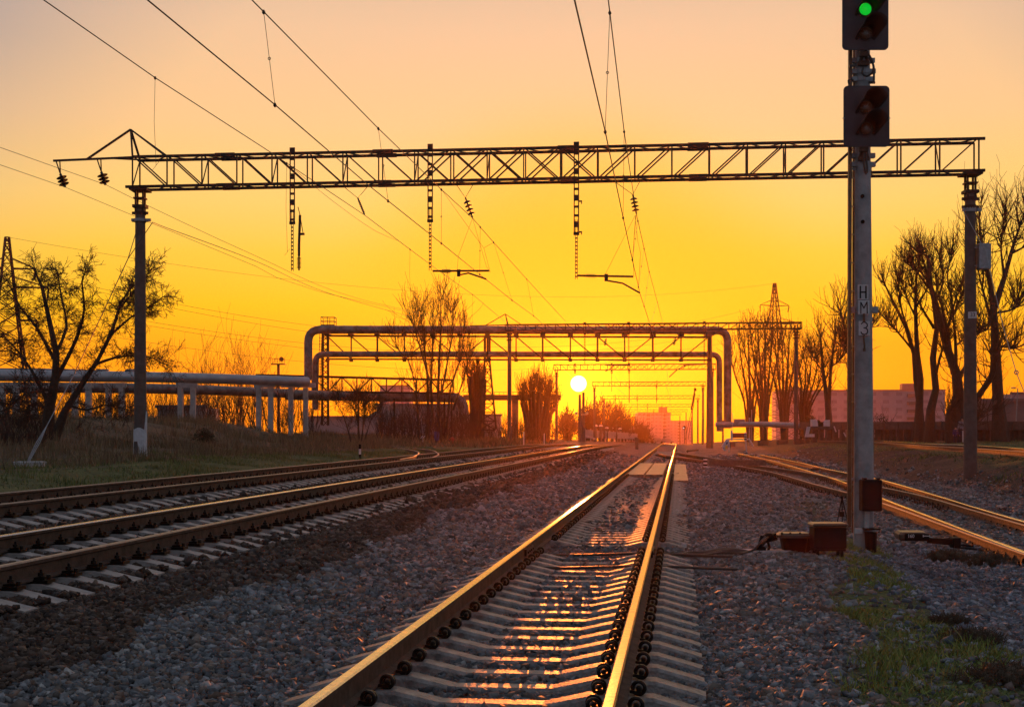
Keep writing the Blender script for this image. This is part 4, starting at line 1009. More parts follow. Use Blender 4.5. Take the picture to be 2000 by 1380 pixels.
def px_tree(label, Y, limbs, twig, group=None, name='bare_tree', minr=.008, leaves=None, drift=.8, species='twig', base_fix=True):
    """limbs: list of (pixel points, r0, r1); twig: dict for the shoots grown along each limb"""
    base = P(*limbs[0][0][0], Y); g = gzf(base.x, base.y)
    root = thing(name, label, 'tree', (base.x, base.y, g), group)
    tr = MB(); cr = MB(); lv = [] if leaves else None
    for li, (pp, r0, r1) in enumerate(limbs):
        dr = rt_.uniform(-drift, drift) if li else 0; n = len(pp)
        pts = [P(x, y, Y + dr * i / max(1, n - 1) * 2) for i, (x, y) in enumerate(pp)]
        if pp[0][1] >= limbs[0][0][0][1] - 6: pts[0].z = g - .3
        rr = spline(pts, max(.25, (pts[0] - pts[-1]).length / 9)); m = len(rr)
        rad = [r0 + (r1 - r0) * (i / (m - 1)) for i in range(m)]
        rad = [q * rt_.uniform(.9, 1.12) for q in rad]; 
        if pp[0][1] >= limbs[0][0][0][1] - 6: rad[0] *= 1.5; rad[1] *= 1.12
        tr.tube(rr, rad, 9, cap=True)
        T = dict(n=20, L=1.3, lev=1, up=.6, kids=3, spread=.7, f0=.35, tipn=6, r=.02); T.update(twig)
        for _ in range(T['n']):
            f = T['f0'] + (1 - T['f0']) * rt_.random() ** .7; i = min(m - 2, int(f * (m - 1))); q = rr[i].lerp(rr[i + 1], rt_.random())
            d = (rr[i + 1] - rr[i]).normalized() * .5 + rv(T['spread']); d.z += T['up']
            grow(cr, q, d, T['L'] * rt_.uniform(.5, 1.2), T['r'], T['lev'], T['up'], T['kids'], minr=minr, leaves=lv)
        for _ in range(T['tipn']):
            d = (rr[-1] - rr[-2]).normalized() + rv(.45); d.z += T['up'] * .6
            grow(cr, rr[-1], d, T['L'] * rt_.uniform(.7, 1.3), T['r'], T['lev'], T['up'], T['kids'], minr=minr, leaves=lv)
    part('trunk', tr, M['bark'], root, smooth=True); part('crown', cr, M[species], root)
    if leaves: part('leaves', leaf_mesh(rt_.sample(lv, min(len(lv), leaves[1])), leaves[0], M['leaf'], 2), M['leaf'], root)
    return root
# left bare fruit tree
px_tree('wide bare tree with dense crooked twigs at the left edge behind the stay rods', 54,
        [([(92, 868), (96, 800), (108, 740), (110, 690), (95, 620), (82, 560), (66, 525)], .2, .03), ([(100, 865), (128, 800), (160, 750), (190, 705), (218, 650), (236, 590), (258, 560)], .15, .025),
         ([(110, 740), (150, 660), (165, 600), (160, 550), (168, 525)], .10, .02), ([(185, 712), (225, 698), (262, 695), (300, 700), (325, 712)], .06, .015), ([(215, 655), (255, 620), (290, 600), (318, 580)], .06, .015),
         ([(96, 790), (60, 720), (30, 680), (0, 650)], .09, .02), ([(105, 700), (72, 640), (40, 600), (20, 560)], .08, .02), ([(130, 790), (170, 800), (210, 790), (250, 800)], .05, .012), ([(96, 760), (50, 770), (10, 800)], .06, .015),
         ([(108, 690), (130, 640), (120, 580), (112, 530)], .07, .015), ([(236, 600), (268, 560), (290, 530)], .04, .012), ([(95, 800), (70, 790), (45, 830)], .04, .012)],
        dict(n=60, L=.62, lev=2, up=.02, kids=4, spread=1.0, f0=.1, tipn=3, r=.014), minr=.007, leaves=(.02, 300), drift=1.1)
PG = 'pollarded trees on the right'
def pol(label, Y, limbs, n=22, L=1.5, lev=1): return px_tree(label, Y, limbs, dict(n=n, L=L, lev=lev, up=.6, kids=4, spread=.7, f0=.3, tipn=8, r=.04), PG, minr=.011, drift=1.5)
pol('slender forked bare tree, first in the row right of the signal mast', 100, [([(1796, 848), (1795, 780), (1790, 740), (1785, 690), (1770, 640), (1745, 590), (1728, 555)], .34, .05), ([(1796, 800), (1798, 740), (1792, 690), (1788, 600), (1790, 540), (1798, 500)], .24, .05),
     ([(1780, 680), (1755, 650), (1735, 628)], .09, .04), ([(1775, 650), (1760, 600), (1755, 552)], .1, .03), ([(1789, 620), (1770, 580), (1762, 550)], .08, .03), ([(1789, 600), (1812, 560), (1820, 520)], .08, .03)])
pol('leaning bare tree second in the row right of the signal mast', 98, [([(1814, 850), (1818, 800), (1828, 760), (1822, 700), (1830, 640), (1822, 580), (1812, 540), (1800, 500)], .32, .05), ([(1826, 740), (1838, 690), (1850, 665)], .12, .05), ([(1824, 640), (1800, 600), (1780, 560)], .1, .03), ([(1822, 600), (1842, 550), (1835, 500)], .1, .03), ([(1812, 560), (1790, 530), (1772, 515)], .09, .04)])
pol('thick bare tree dividing low into many limbs, left of the right portal post', 96, [([(1872, 852), (1868, 800), (1872, 770), (1868, 730), (1850, 680), (1835, 620), (1818, 560), (1812, 500), (1800, 495)], .5, .05), ([(1856, 850), (1852, 810), (1872, 780)], .26, .2), ([(1862, 730), (1852, 660), (1840, 600), (1830, 560)], .2, .05),
     ([(1868, 740), (1866, 660), (1862, 600), (1878, 560)], .14, .03), ([(1870, 740), (1892, 700), (1900, 640)], .16, .05), ([(1845, 660), (1860, 600), (1850, 540), (1858, 500)], .12, .03), ([(1866, 675), (1880, 665), (1895, 660)], .07, .03), ([(1860, 620), (1872, 590), (1880, 575)], .08, .04), ([(1830, 580), (1806, 540), (1785, 520)], .1, .04)], n=26)
pol('tallest bare tree at the right edge behind the transformer box', 92, [([(1955, 846), (1950, 790), (1945, 700), (1943, 640), (1940, 600), (1935, 560), (1918, 480), (1912, 430)], .42, .05), ([(1892, 800), (1920, 760), (1938, 730), (1944, 690)], .2, .2), ([(1942, 600), (1962, 540), (1982, 470), (2000, 420)], .22, .05), ([(1940, 640), (1918, 560), (1905, 500)], .12, .03),
     ([(1951, 610), (1972, 606), (1985, 600), (1988, 588)], .08, .04), ([(1950, 675), (1970, 678), (1983, 680)], .08, .05), ([(1962, 545), (1955, 480), (1962, 430)], .1, .03), ([(1942, 590), (1930, 640), (1908, 648)], .1, .04), ([(1975, 495), (1995, 485), (2020, 470)], .08, .03), ([(1948, 780), (1930, 800), (1900, 830)], .1, .08)], n=26, L=2.3)
pol('narrow V-shaped bare tree left of the signal mast', 130, [([(1622, 828), (1616, 780), (1608, 730), (1603, 660)], .36, .08), ([(1619, 790), (1622, 730), (1628, 680), (1632, 655)], .2, .07), ([(1603, 720), (1590, 700), (1588, 690)], .07, .04), ([(1625, 715), (1638, 706), (1640, 702)], .07, .04)], n=26, L=2.2)
pol('bare pollard partly hidden behind the signal mast ladder', 110, [([(1668, 835), (1666, 760), (1660, 690), (1650, 640), (1642, 610)], .3, .08), ([(1662, 700), (1650, 680), (1645, 670)], .09, .05), ([(1664, 680), (1680, 650), (1700, 640)], .12, .05)], n=30, L=2.3)
for lab, Y, base, top, k in (('feathery bare tree rising beside the big right riser pipe', 150, (1465, 832), (1462, 660), 5), ('tall leafy-topped bare tree in front of the right pylon', 145, (1492, 832), (1488, 640), 6), ('multi-stemmed bare tree between the pylon and the second portal post', 150, (1532, 835), (1535, 655), 6), ('bushy bare tree just right of the second portal post', 155, (1572, 835), (1585, 690), 7)):
    L_ = []
    for i in range(k):
        f = (i - (k - 1) / 2) / max(1, k - 1); tx = top[0] + f * 70; ty = top[1] + abs(f) * 60 + rt_.uniform(0, 14); hh = base[1] - ty
        L_.append(([(base[0] + f * 6, base[1] - (0 if abs(f) < .4 else 4)), (base[0] + f * 22, base[1] - hh * .35), (base[0] + (tx - base[0]) * .7, base[1] - hh * .7), (tx, ty)], .26 - abs(f) * .2, .05))
    px_tree(lab, Y, L_, dict(n=26, L=2.0, lev=1, up=.8, kids=3, spread=.5, f0=.25, tipn=7, r=.03), 'bare trees around the right pylon', minr=.014, leaves=(.07, 160) if 'leafy' in lab or 'feathery' in lab else None)
# trees left of the sun
px_tree('tall airy bare tree rising through the pipe bridge on the left', 116, [([(858, 842), (856, 760), (858, 700), (862, 640), (860, 590)], .22, .03), ([(835, 842), (836, 760), (830, 690), (822, 610)], .16, .03), ([(820, 840), (812, 760), (795, 700), (775, 680)], .12, .02), ([(872, 842), (880, 760), (900, 700), (905, 650)], .13, .02), ([(846, 830), (842, 730), (848, 650), (845, 620)], .13, .02), ([(862, 770), (875, 700), (885, 640), (880, 610)], .1, .02), ([(838, 740), (815, 660), (805, 630)], .1, .02), ([(885, 800), (905, 740), (915, 700)], .09, .02)],
        dict(n=44, L=2.0, lev=1, up=.7, kids=4, spread=.45, f0=.15, tipn=8, r=.022), minr=.012, drift=2)
def broom(label, Y, x0, x1, yb, yt, n, sp=1.0, bush=40, seed=1, L=1.0, th=.14):
    L_ = []
    for i in range(n):
        f = i / (n - 1); x = x0 + (x1 - x0) * f; c = (x0 + x1) / 2; y1_ = yt + rt_.uniform(0, 16) + abs(2 * f - 1) ** 2 * 26
        L_.append(([(c + (x - c) * .5, yb), (c + (x - c) * .8, yb - (yb - yt) * .5), (x + rt_.uniform(-2, 2), y1_)], th, th * .8))
    return px_tree(label, Y, L_, dict(n=bush, L=L, lev=1, up=1.0, kids=3, spread=.4, f0=.7, tipn=14, r=.025), 'pollards beside the pipe bridge', minr=.013, drift=1.5)
broom('cluster of thick cut-back stems with stubby tops left of the middle trestle', 128, 916, 948, 842, 712, 7, bush=16, L=.8, th=.22)
broom('dense broom-like pollard glowing red left of the sun', 150, 1018, 1082, 862, 756, 9, bush=34, L=1.9, th=.26)
px_tree('low spreading bare shrub tree on the bank below the duct bridge', 92, [([(702, 848), (698, 815), (685, 790), (672, 782)], .07, .02), ([(704, 848), (712, 810), (716, 788)], .07, .02), ([(690, 848), (672, 815), (655, 785)], .06, .02), ([(706, 846), (725, 820), (738, 806)], .05, .02), ([(700, 830), (694, 800), (700, 784)], .05, .02)], dict(n=30, L=1.1, lev=2, up=.4, kids=3, spread=.7, f0=.2, tipn=6, r=.014), name='bare_shrub', minr=.008)
for lab, x, yb, yt, Yd, w in (('dense hazy red bush right of the sun behind the fourth portal', 1178, 864, 790, 330, 30), ('second hazy red bush further right behind the fifth portal', 1212, 864, 812, 380, 22), ('small bare bush under the sun beside the tall poles', 1108, 862, 815, 240, 14), ('hazy bush filling the gap left of the fourth portal post', 1150, 862, 806, 290, 16), ('low hazy bush right of the distant concrete wall', 1250, 866, 838, 420, 16)):
    L_ = []
    for i in range(7):
        f = (i - 3) / 3; L_.append(([(x + f * 5, yb), (x + f * w * .6, yb - (yb - yt) * .5), (x + f * w, yt + abs(f) * 22 + rt_.uniform(0, 8))], .3, .08))
    px_tree(lab, Yd, L_, dict(n=46, L=Yd / 150, lev=1, up=.4, kids=4, spread=.8, f0=.1, tipn=6, r=.05), 'hazy trees around the low sun', minr=.04, drift=3)
# thicket behind the left pipeline
def thicket(label, x0, x1, yb, yt, Yd, n, r=.02, lv=1, L=1.6, dep=8):
    mb = MB()
    for i in range(n):
        px = rt_.uniform(x0, x1); Yq = Yd + rt_.uniform(-dep, dep); p = P(px, yb, Yq); p.z = gzf(p.x, p.y) - .1
        hgt = P(0, yt, Yq).z - p.z; hgt *= rt_.uniform(.45, 1.1)
        grow(mb, p, Vector((rt_.gauss(0, .25), rt_.gauss(0, .25), 1)), max(.5, hgt), r * rt_.uniform(.6, 1.8), lv, .5, 5 if lv < 2 else 4, wob=.14, spread=.5 if lv < 2 else .75, minr=.012)
    p = P((x0 + x1) / 2, yb, Yd)
    single('thicket', mb, M['twig'], label, 'thicket', p, kind='stuff')
thicket('tangle of bare scrub behind the left pipeline', -40, 620, 830, 770, 118, 520, dep=14)
thicket('taller bare saplings behind the left pipeline', 375, 530, 830, 715, 150, 46, r=.05, lv=2)
thicket('low scrub at the foot of the duct bridge', 740, 930, 850, 805, 118, 260, dep=6)
thicket('scrub on the bank below the middle trestle', 880, 1090, 858, 826, 140, 240, dep=10)
thicket('dark brambles at the left edge under the bare tree', -40, 90, 870, 850, 52, 120, dep=4)
def saplings():
    for i, (px, py, Y, lab) in enumerate(((95, 560, 150, 0),)): pass
def bush(label, px, yb, Yd, w, h, mt='leafgreen', n=2600, size=.12, cat='bush'):
    b = P(px, yb, Yd); b.z = gzf(b.x, b.y); root = thing('bush', label, cat, b); mb = MB(); pts = []
    for _ in range(n):
        a = rt_.uniform(0, 6.28); v = rt_.random() ** .5; hz = rt_.random(); lump = .75 + .3 * math.sin(a * 3 + px) + rt_.uniform(-.1, .1)
        pts.append(b + Vector((math.cos(a) * w * v * lump * (1 - hz * .55), math.sin(a) * w * v * lump, hz * h * (1 - v * v * .4))))
    part('foliage', leaf_mesh(pts, size, None, 1), M[mt], root)
    st = MB()
    for _ in range(8): grow(st, b.copy(), Vector((rt_.gauss(0, .4), rt_.gauss(0, .4), 1)), h * .9, .04, 1, .5, 4)
    part('stems', st, M['twig'], root)
bush('rounded dark green bush behind the second portal post', 1583, 838, 140, 1.5, 2.6)
bush('grey-leaved shrub at the foot of the signal mast in the distance', 1722, 838, 115, 1.4, 2.2, 'leaf', 500, .1)
bush('greenish shrub clump on the left bank in the weeds', 400, 880, 66, .9, .7, 'leafgreen', 1100, .05)

# ------------------------------------------------------------------ buildings
def building(label, x0, x1, ytop, Yd, depth, floors, cols, roofbits=(), mt='house', name='apartment_block', cat='building', yaw=0, win=True, yb=870):
    a = P(x0, ytop, Yd); b = P(x1, ytop, Yd + (x1 - x0) / F * Yd * math.tan(yaw)); g = min(gzf(a.x, a.y), gzf(b.x, b.y)) - 1; H = a.z - g
    e = (b - a); e.z = 0; L_ = e.length; e.normalize(); nr = Vector((-e.y, e.x, 0))
    base = Vector((a.x, a.y, g)); root = thing(name, label, cat, base)
    def W(u, v, z): q = base + e * u + nr * v; return Vector((q.x, q.y, g + z))
    mb = MB(); vs = [W(u, v, z) for z in (0, H) for v in (0, depth) for u in (0, L_)]
    mb.add(vs, [(0, 1, 5, 4), (1, 3, 7, 5), (3, 2, 6, 7), (2, 0, 4, 6), (4, 5, 7, 6)])
    if floors and win:
        fh = H / floors
        for i in range(1, floors): mb.bar(W(0, -.05, i * fh), W(L_, -.05, i * fh), .12, .18)
    part('wall', mb, M[mt], root)
    mb = MB(); mb.bar(W(-.2, -.1, H + .12), W(L_ + .2, -.1, H + .12), .5, .3)
    for u, w, h in roofbits: 
        c = W(u * L_, depth * .4, H + h / 2); mb.box(c, (w, 4, h), math.atan2(e.y, e.x))
    rf = part('roof', mb, M['houseroof'], root)
    if win and floors:
        cw = L_ / cols; fh = H / floors; k = 0
        for i in range(floors):
            for j in range(cols):
                if k >= 96: break
                u = (j + .5) * cw; z = (i + .55) * fh
                if H - z > H * .96: continue
                w = MB(); bal = (j % 4 == 2)
                if bal: w.box(W(u, -.45, z - fh * .2), (cw * .8, .9, fh * .4), math.atan2(e.y, e.x)); p_ = part('balcony', w, M['houseroof'], root)
                else:
                    ww = cw * .24; w.add([W(u - ww, -.06, z - fh * .22), W(u + ww, -.06, z - fh * .22), W(u + ww, -.06, z + fh * .22), W(u - ww, -.06, z + fh * .22)], [(0, 1, 2, 3)])
                    w.add([W(u - ww, -.001, z - fh * .22), W(u + ww, -.001, z - fh * .22), W(u + ww, -.001, z + fh * .22), W(u - ww, -.001, z + fh * .22)], [(0, 1, 2, 3)]); part('window', w, M['glass'], root)
                k += 1
    return root
building('long pale apartment block in haze behind the trees on the right', 1515, 1846, 763, 420, 14, 7, 13, ((.13, 3, 1.2), (.8, 4, 2.2)), yaw=R(-6))
building('low dark house with a long roof at the right edge behind the tall bare tree', 1905, 2060, 783, 150, 8, 0, 0, mt='houseroof', name='house', win=False)
building('pale upper storey showing above the long roof at the right edge', 1976, 2060, 769, 200, 8, 1, 5, mt='house', name='house')
building('grey apartment tower fading in haze above the vanishing point', 1246, 1310, 806, 700, 16, 9, 8, ((.8, 4, 3),))
building('lower hazy block to the right of the distant tower', 1308, 1352, 822, 760, 14, 8, 6)
building('wide hazy block left of the distant tower', 1205, 1262, 832, 560, 14, 5, 8)
building('long pale shed below the duct bridge on the left', 735, 905, 792, 170, 14, 0, 0, mt='shed', name='industrial_shed', win=False)
building('small pale shed behind the foot of the middle trestle', 905, 978, 812, 185, 12, 0, 0, mt='shed', name='industrial_shed', win=False)
building('low grey shed with a dark roof behind the left pipeline', 308, 402, 796, 130, 6, 0, 0, mt='shed', name='industrial_shed', win=False)
building('distant block peeping above the duct bridge rail on the left', 742, 800, 754, 330, 12, 2, 6)
building('hazy grey wall of a building in the left middle distance', 600, 745, 815, 220, 10, 0, 0, mt='shed', name='industrial_shed', win=False)
# white hall gable at the left middle: sloping roof side
a = P(690, 830, 168); mb = MB(); mb.prism([(0, 0), (P(760, 0, 168).x - a.x, 0), (P(760, 0, 168).x - a.x, P(0, 786, 168).z - P(0, 830, 168).z), (P(735, 0, 168).x - a.x, P(0, 802, 168).z - P(0, 830, 168).z)], 0, 6, lambda v: Vector((a.x + v.x, a.y + v.y, a.z + v.z)))
single('shed_annex', mb, M['shed'], 'sloping pale annex at the left end of the long shed', 'building', a)

# ------------------------------------------------------------------ heating duct and wall on the right
hd = thing('heating_duct', 'low concrete duct on blocks running along the grass on the right', 'duct', P(1700, 830, 112)); mb = MB()
def hp(px, py): return P(px, py, 124 - (px - 1400) * .045)
x = 1570
while x < 2040:
    a, b = hp(x, 831), hp(x + 27, 831); mb.bar(a, b - (b - a).normalized() * .04, 1.1, .62); x += 28
part('trough', mb, M['concdark'], hd); mb = MB()
for x in range(1576, 2040, 14):
    a = hp(x, 838); a.z = gzf(a.x, a.y) + .1; t_ = hp(x, 838); mb.box(((a.x + t_.x) / 2, a.y + .1, (a.z + t_.z) / 2), (.32 if x % 28 else .5, .8, max(.2, t_.z - a.z + .3)))
part('support_blocks', mb, M['concdark'], hd)
pp_ = thing('ground_pipe', 'thick grey pipe lying on blocks from the right risers to the trees', 'pipe', hp(1480, 830)); mb = MB()
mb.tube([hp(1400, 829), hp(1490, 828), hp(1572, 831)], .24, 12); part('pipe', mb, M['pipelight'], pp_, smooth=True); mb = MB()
for x in (1425, 1490, 1528, 1560): a = hp(x, 838); a.z = gzf(a.x, a.y) + .15; mb.box(a, (.9, .6, .55))
part('support_blocks', mb, M['concdark'], pp_)
mb = MB(); mb.box(hp(1444, 824), (.95, .4, .55)); single('control_cabinet', mb, M['shed'], 'grey cabinet standing over the thick ground pipe', 'cabinet', hp(1444, 828))
mb = MB(); a = hp(1464, 860); a.z = gzf(a.x, a.y); mb.bar(a, hp(1464, 815), .12); mb.bar(a + Vector((.2, 0, 0)), hp(1468, 800), .06); single('short_post', mb, M['galv'], 'thin grey post beside the ground pipe cabinet', 'post', a)

# ------------------------------------------------------------------ small trackside things
def gp(px, py, Y): q = P(px, py, Y); q.z = gzf(q.x, q.y); return q
def marker(label, px, ytop, ybase, r=.07, stripes=((0, .38, 'black'), (.38, .62, 'white'), (.62, 1, 'black')), group=None, foot=False, zf=None):
    b = unp(px, ybase, lambda Y: gzf((px - 1000) / F * Y, Y)); h = P(0, ytop, b.y).z - b.z
    root = thing('marker_post', label, 'marker post', b, group); mb = MB(); mb.cyl(b - Vector((0, 0, .1)), b + Vector((0, 0, h)), r, r * .95, 10)
    p = part('post', mb, M['white'], root, smooth=True); mb = MB()
    for a, c, m in stripes:
        if m == 'black': mb.lathe(b, [(r * .9, h * a), (r * 1.04, h * a), (r * 1.04, h * c), (r * .9, h * c)], 12)
    part('black_band', mb, M['black'], p)
    if foot: mb = MB(); mb.lathe(b, [(.36, -.1), (.42, 0), (.34, .07), (.1, .1)], 14); part('foot', mb, M['conclight'], root)
    return root
marker('short black and white marker post beside the far left track', 703, 867, 896, .05, ((0, .32, 'black'), (.68, 1, 'black')))
marker('striped bollard on a round white foot left of the dark timber beam', 1377.5, 893, 915, .1, ((.0, .1, 'black'), (.25, .42, 'black'), (.58, .74, 'black'), (.9, 1, 'black')), 'striped limit bollards', True)
marker('striped bollard on a round white foot behind the dark timber beam', 1457, 880, 893, .1, ((.0, .1, 'black'), (.25, .42, 'black'), (.58, .74, 'black'), (.9, 1, 'black')), 'striped limit bollards', True)
marker('thin pale post at the foot of the broom-like pollard', 1023, 843, 872, .045, ())
marker('thin pale post right of the broom-like pollard', 1063, 846, 872, .045, ())
b = Vector((0, 62, 0)); mb = MB(); mb.bar(P(1384, 902.5, b.y), P(1495, 903.5, b.y), .3, .26); single('timber_beam', mb, M['wood'], 'thick dark timber beam lying beside the turnout behind the striped bollard', 'beam', P(1440, 904, b.y))
# buffer frame with sign at the end of the right track
B = 84; fr = thing('buffer_frame', 'white tubular buffer frame with a red board at the end of the right track', 'buffer stop', gp(1441, 880, B)); mb = MB()
mb.tube([P(1410, 872, B), P(1419, 857.5, B), P(1464, 857.5, B), P(1471, 871, B)], .05, 8); mb.tube([P(1424, 882, B + .5), P(1424, 857, B + .5)], .035, 6); mb.tube([P(1458, 882, B), P(1456, 857, B)], .035, 6)
part('frame', mb, M['white'], fr, smooth=True); mb = MB(); mb.box(P(1442, 850, B), (.72, .1, .3)); part('red_board', mb, M['redpaint'], fr)
mb = MB(); mb.box(P(1429, 850, B - .05), (.12, .1, .62)); mb.cyl(P(1429, 858, B), P(1431, 806, B), .02, n=6); part('white_upright', mb, M['white'], fr)
mb = MB(); mb.cyl(P(1456, 860, B - .1), P(1456, 844, B - .1), .075, n=10); st = part('striped_lamp', mb, M['white'], fr)
mb = MB()
for y in (857, 852.5, 848): mb.lathe(P(1456, y, B - .1), [(.06, -.035), (.082, -.035), (.082, .035), (.06, .035)], 12)
part('black_band', mb, M['black'], st)
sg = thing('leaning_sign', 'white sign with blue and yellow patches leaning left of the buffer frame', 'sign', P(1420, 880, B - 1)); mb = MB()
def quad(mb, pts, Y, th=.03): 
    v = [P(x, y, Y) for x, y in pts]; w = [p + Vector((0, th, 0)) for p in v]; n = len(v)
    mb.add(v + w, [tuple(range(n)), tuple(range(2 * n - 1, n - 1, -1))] + [(i, i + n, (i + 1) % n + n, (i + 1) % n) for i in range(n)])
quad(mb, [(1411, 877), (1414, 880), (1418, 880), (1423, 866), (1423, 859), (1418, 857), (1414, 864)], B - 1); pl = part('panel', mb, M['white'], sg)
mb = MB(); quad(mb, [(1417, 870), (1421, 869), (1420, 875), (1416, 878)], B - 1.04); part('yellow_patch', mb, M['yellow'], pl); mb = MB(); quad(mb, [(1417.5, 866), (1420, 862), (1422, 864), (1420, 868)], B - 1.04); quad(mb, [(1412.5, 875), (1414.5, 873), (1415, 877)], B - 1.04); part('blue_patch', mb, M['bluepaint'], pl)
# white broken things on the right bank
b = gp(1580, 852, 106); mb = MB(); quad(mb, [(1573, 853), (1577, 833), (1583, 833), (1580, 847), (1591, 847), (1591, 853)], 106, .25); single('broken_slab', mb, M['white'], 'white tilted slab shaped like an L lying on the bank right of the second portal post', 'slab', b)
root = thing('concrete_portal', 'pale blocks with a dark arched gap at the foot of the V-shaped tree', 'concrete block', gp(1603, 832, 107)); mb = MB(); quad(mb, [(1586, 832), (1586, 818.5), (1596, 818.5), (1598, 832)], 107, .6); quad(mb, [(1610, 832), (1610, 826), (1614, 820), (1621, 819.5), (1621, 832)], 107, .6)
part('block', mb, M['white'], root); mb = MB(); mb.tube([P(1591, 824, 107.5), P(1594, 821, 107.5), P(1599, 822, 107.5), P(1602, 826, 107.5), P(1610, 826, 107.5)], .12, 6); quad(mb, [(1596, 832), (1597, 826), (1610, 827), (1611, 832)], 107.3, .3); part('dark_gap_fill', mb, M['black'], root)  # black tube and sheet fill the dark gap between the blocks
for x, y0, y1, lab in ((1629, 832, 843, 'short white stake leaning on the bank behind the signal mast ladder'), (1648, 844, 852, 'small white stake further right behind the signal mast ladder')):
    mb = MB(); mb.bar(P(x, y0, 106), P(x + 4, y1, 106), .08); single('white_stake', mb, M['white'], lab, 'stake', P(x + 4, y1, 106))
# left side small things
b = gp(883, 876, 110); hy = thing('hydrant', 'red hydrant standing in the grass beyond the side track', 'hydrant', b); k = P(0, 853, 110).z - b.z
mb = MB(); mb.lathe(b, [(.13, 0), (.13, k * .45), (.17, k * .5), (.17, k * .8), (.1, k * .95), (.02, k)], 10); mb.cyl(b + Vector((-.25, 0, k * .65)), b + Vector((.25, 0, k * .65)), .07, n=8); part('body', mb, M['redpaint'], hy, smooth=True)
b = gp(853, 872, 114); mb = MB(); mb.box((b.x, b.y, P(0, 851, 114).z), (.4, .3, .75)); mb.cyl(b, (b.x, b.y, P(0, 856, 114).z), .04, n=6); single('blue_box', mb, M['bluepaint'], 'small blue cabinet on a post in front of the scrub left of the hydrant', 'cabinet', b)
b = gp(826, 870, 112); mb = MB(); c = P(826, 853, 112); mb.bar(b, (b.x, b.y, c.z), .04); mb.bar(c + Vector((-.18, 0, -.1)), c + Vector((0, 0, .12)), .05); mb.bar(c + Vector((0, 0, -.1)), c + Vector((.18, 0, .12)), .05); single('track_sign', mb, M['white'], 'tiny white zigzag sign on a stick above the curved side track', 'sign', b)
b = gp(1243, 876, 140); b.z = P(0, 876, 100).z; b = unp(1243.5, 877, lambda Y: gzf(243.5 / F * Y, Y)); mb = MB(); h = P(0, 854, b.y).z - b.z; mb.box(b + Vector((0, 0, h / 2)), (.28, .28, h), bev=.03); mb.box(b + Vector((0, 0, h * .85)), (.34, .34, h * .3), bev=.03)
single('dwarf_signal', mb, M['concdark'], 'short dark dwarf signal between the second track and the nearest track', 'dwarf signal', b)
mb = MB(); b = unp(1353, 882, lambda Y: -.1); mb.bar(P(1341, 880.5, b.y), P(1364, 878.5, b.y), .2, .12); mb.bar(P(1341, 879, b.y), P(1344, 882, b.y), .25, .2); single('point_machine', mb, M['orange_lit'], 'small distant point machine right of where the tracks part', 'point machine', b)
mb = MB(); b = unp(1600, 906, lambda Y: -.3); b = P(1597, 900, 62); b.z = gzf(b.x, b.y) + .1; mb.box(b, (.55, .3, .16), bev=.02); mb.box(b + Vector((-.3, 0, -.06)), (.1, .3, .2)); single('point_machine', mb, M['orange_lit'], 'low metal box beyond the right track at the foot of the dirt bank', 'point machine', b)
# tall poles under the sun
for x, yt, Yd, lab in ((1132.5, 770, 170, 'stout floodlight pole standing just under the sun'), (1139.5, 766, 172, 'slender pole standing just under the sun, right of the floodlight pole'), (1204.5, 810, 330, 'thin pole left of the hazy buildings'), (1297, 830, 600, 'thin distant mast in front of the grey tower'), (1412, 820, 200, 'slim pole right of the hazy portals'), (1372, 826, 210, 'slim pole behind the leaning lamp pole')):
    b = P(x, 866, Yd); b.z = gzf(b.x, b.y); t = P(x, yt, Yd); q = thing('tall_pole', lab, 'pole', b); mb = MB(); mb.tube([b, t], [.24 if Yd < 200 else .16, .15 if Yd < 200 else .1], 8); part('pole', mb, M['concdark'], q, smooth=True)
    if Yd == 170:
        mb = MB(); c = P(x, 809, Yd); mb.bar(c + Vector((-.5, 0, 0)), c + Vector((.9, 0, 0)), .1)
        for dx in (-.45, .85): mb.box(c + Vector((dx, -.2, .15)), (.35, .3, .3), bev=.04)
        part('floodlight', mb, M['galv'], q)
ml = thing('lamp_pole', 'leaning lattice lamp pole with a round lamp in front of the far portals', 'lamp pole', P(1335, 866, 240)); mb = MB(); b = P(1341, 858, 240)
for d in (-.25, .25): mb.bar(b + Vector((d, 0, 0)), P(1358, 768, 240), .09)
mb.bar(P(1350, 800, 240), P(1357, 762, 240), .22); part('pole', mb, M['truss'], ml); mb = MB(); mb.lathe(P(1358, 760, 240), [(.1, -.25), (.32, -.1), (.32, .1), (.1, .2)], 10, (.9, 0, .4)); part('lamp_head', mb, M['black'], ml)
sgn = thing('far_signal', 'distant signal showing a small white-blue light right of the vanishing point', 'railway signal', P(1335, 866, 330)); mb = MB(); mb.bar(P(1337, 866, 330), P(1337, 830, 330), .16); mb.box(P(1336, 835, 330), (.75, .3, .9), bev=.05); hd_ = part('head', mb, M['black'], sgn)
mb = MB(); mb.lathe(P(1335, 835.5, 329.7), [(.14, 0), (.14, .06)], 12, (0, -1, 0)); part('lens', mb, mat('distant_white_lamp', (.6, .8, .9), .3, emit=(.6, .85, 1, 1.6)), hd_)
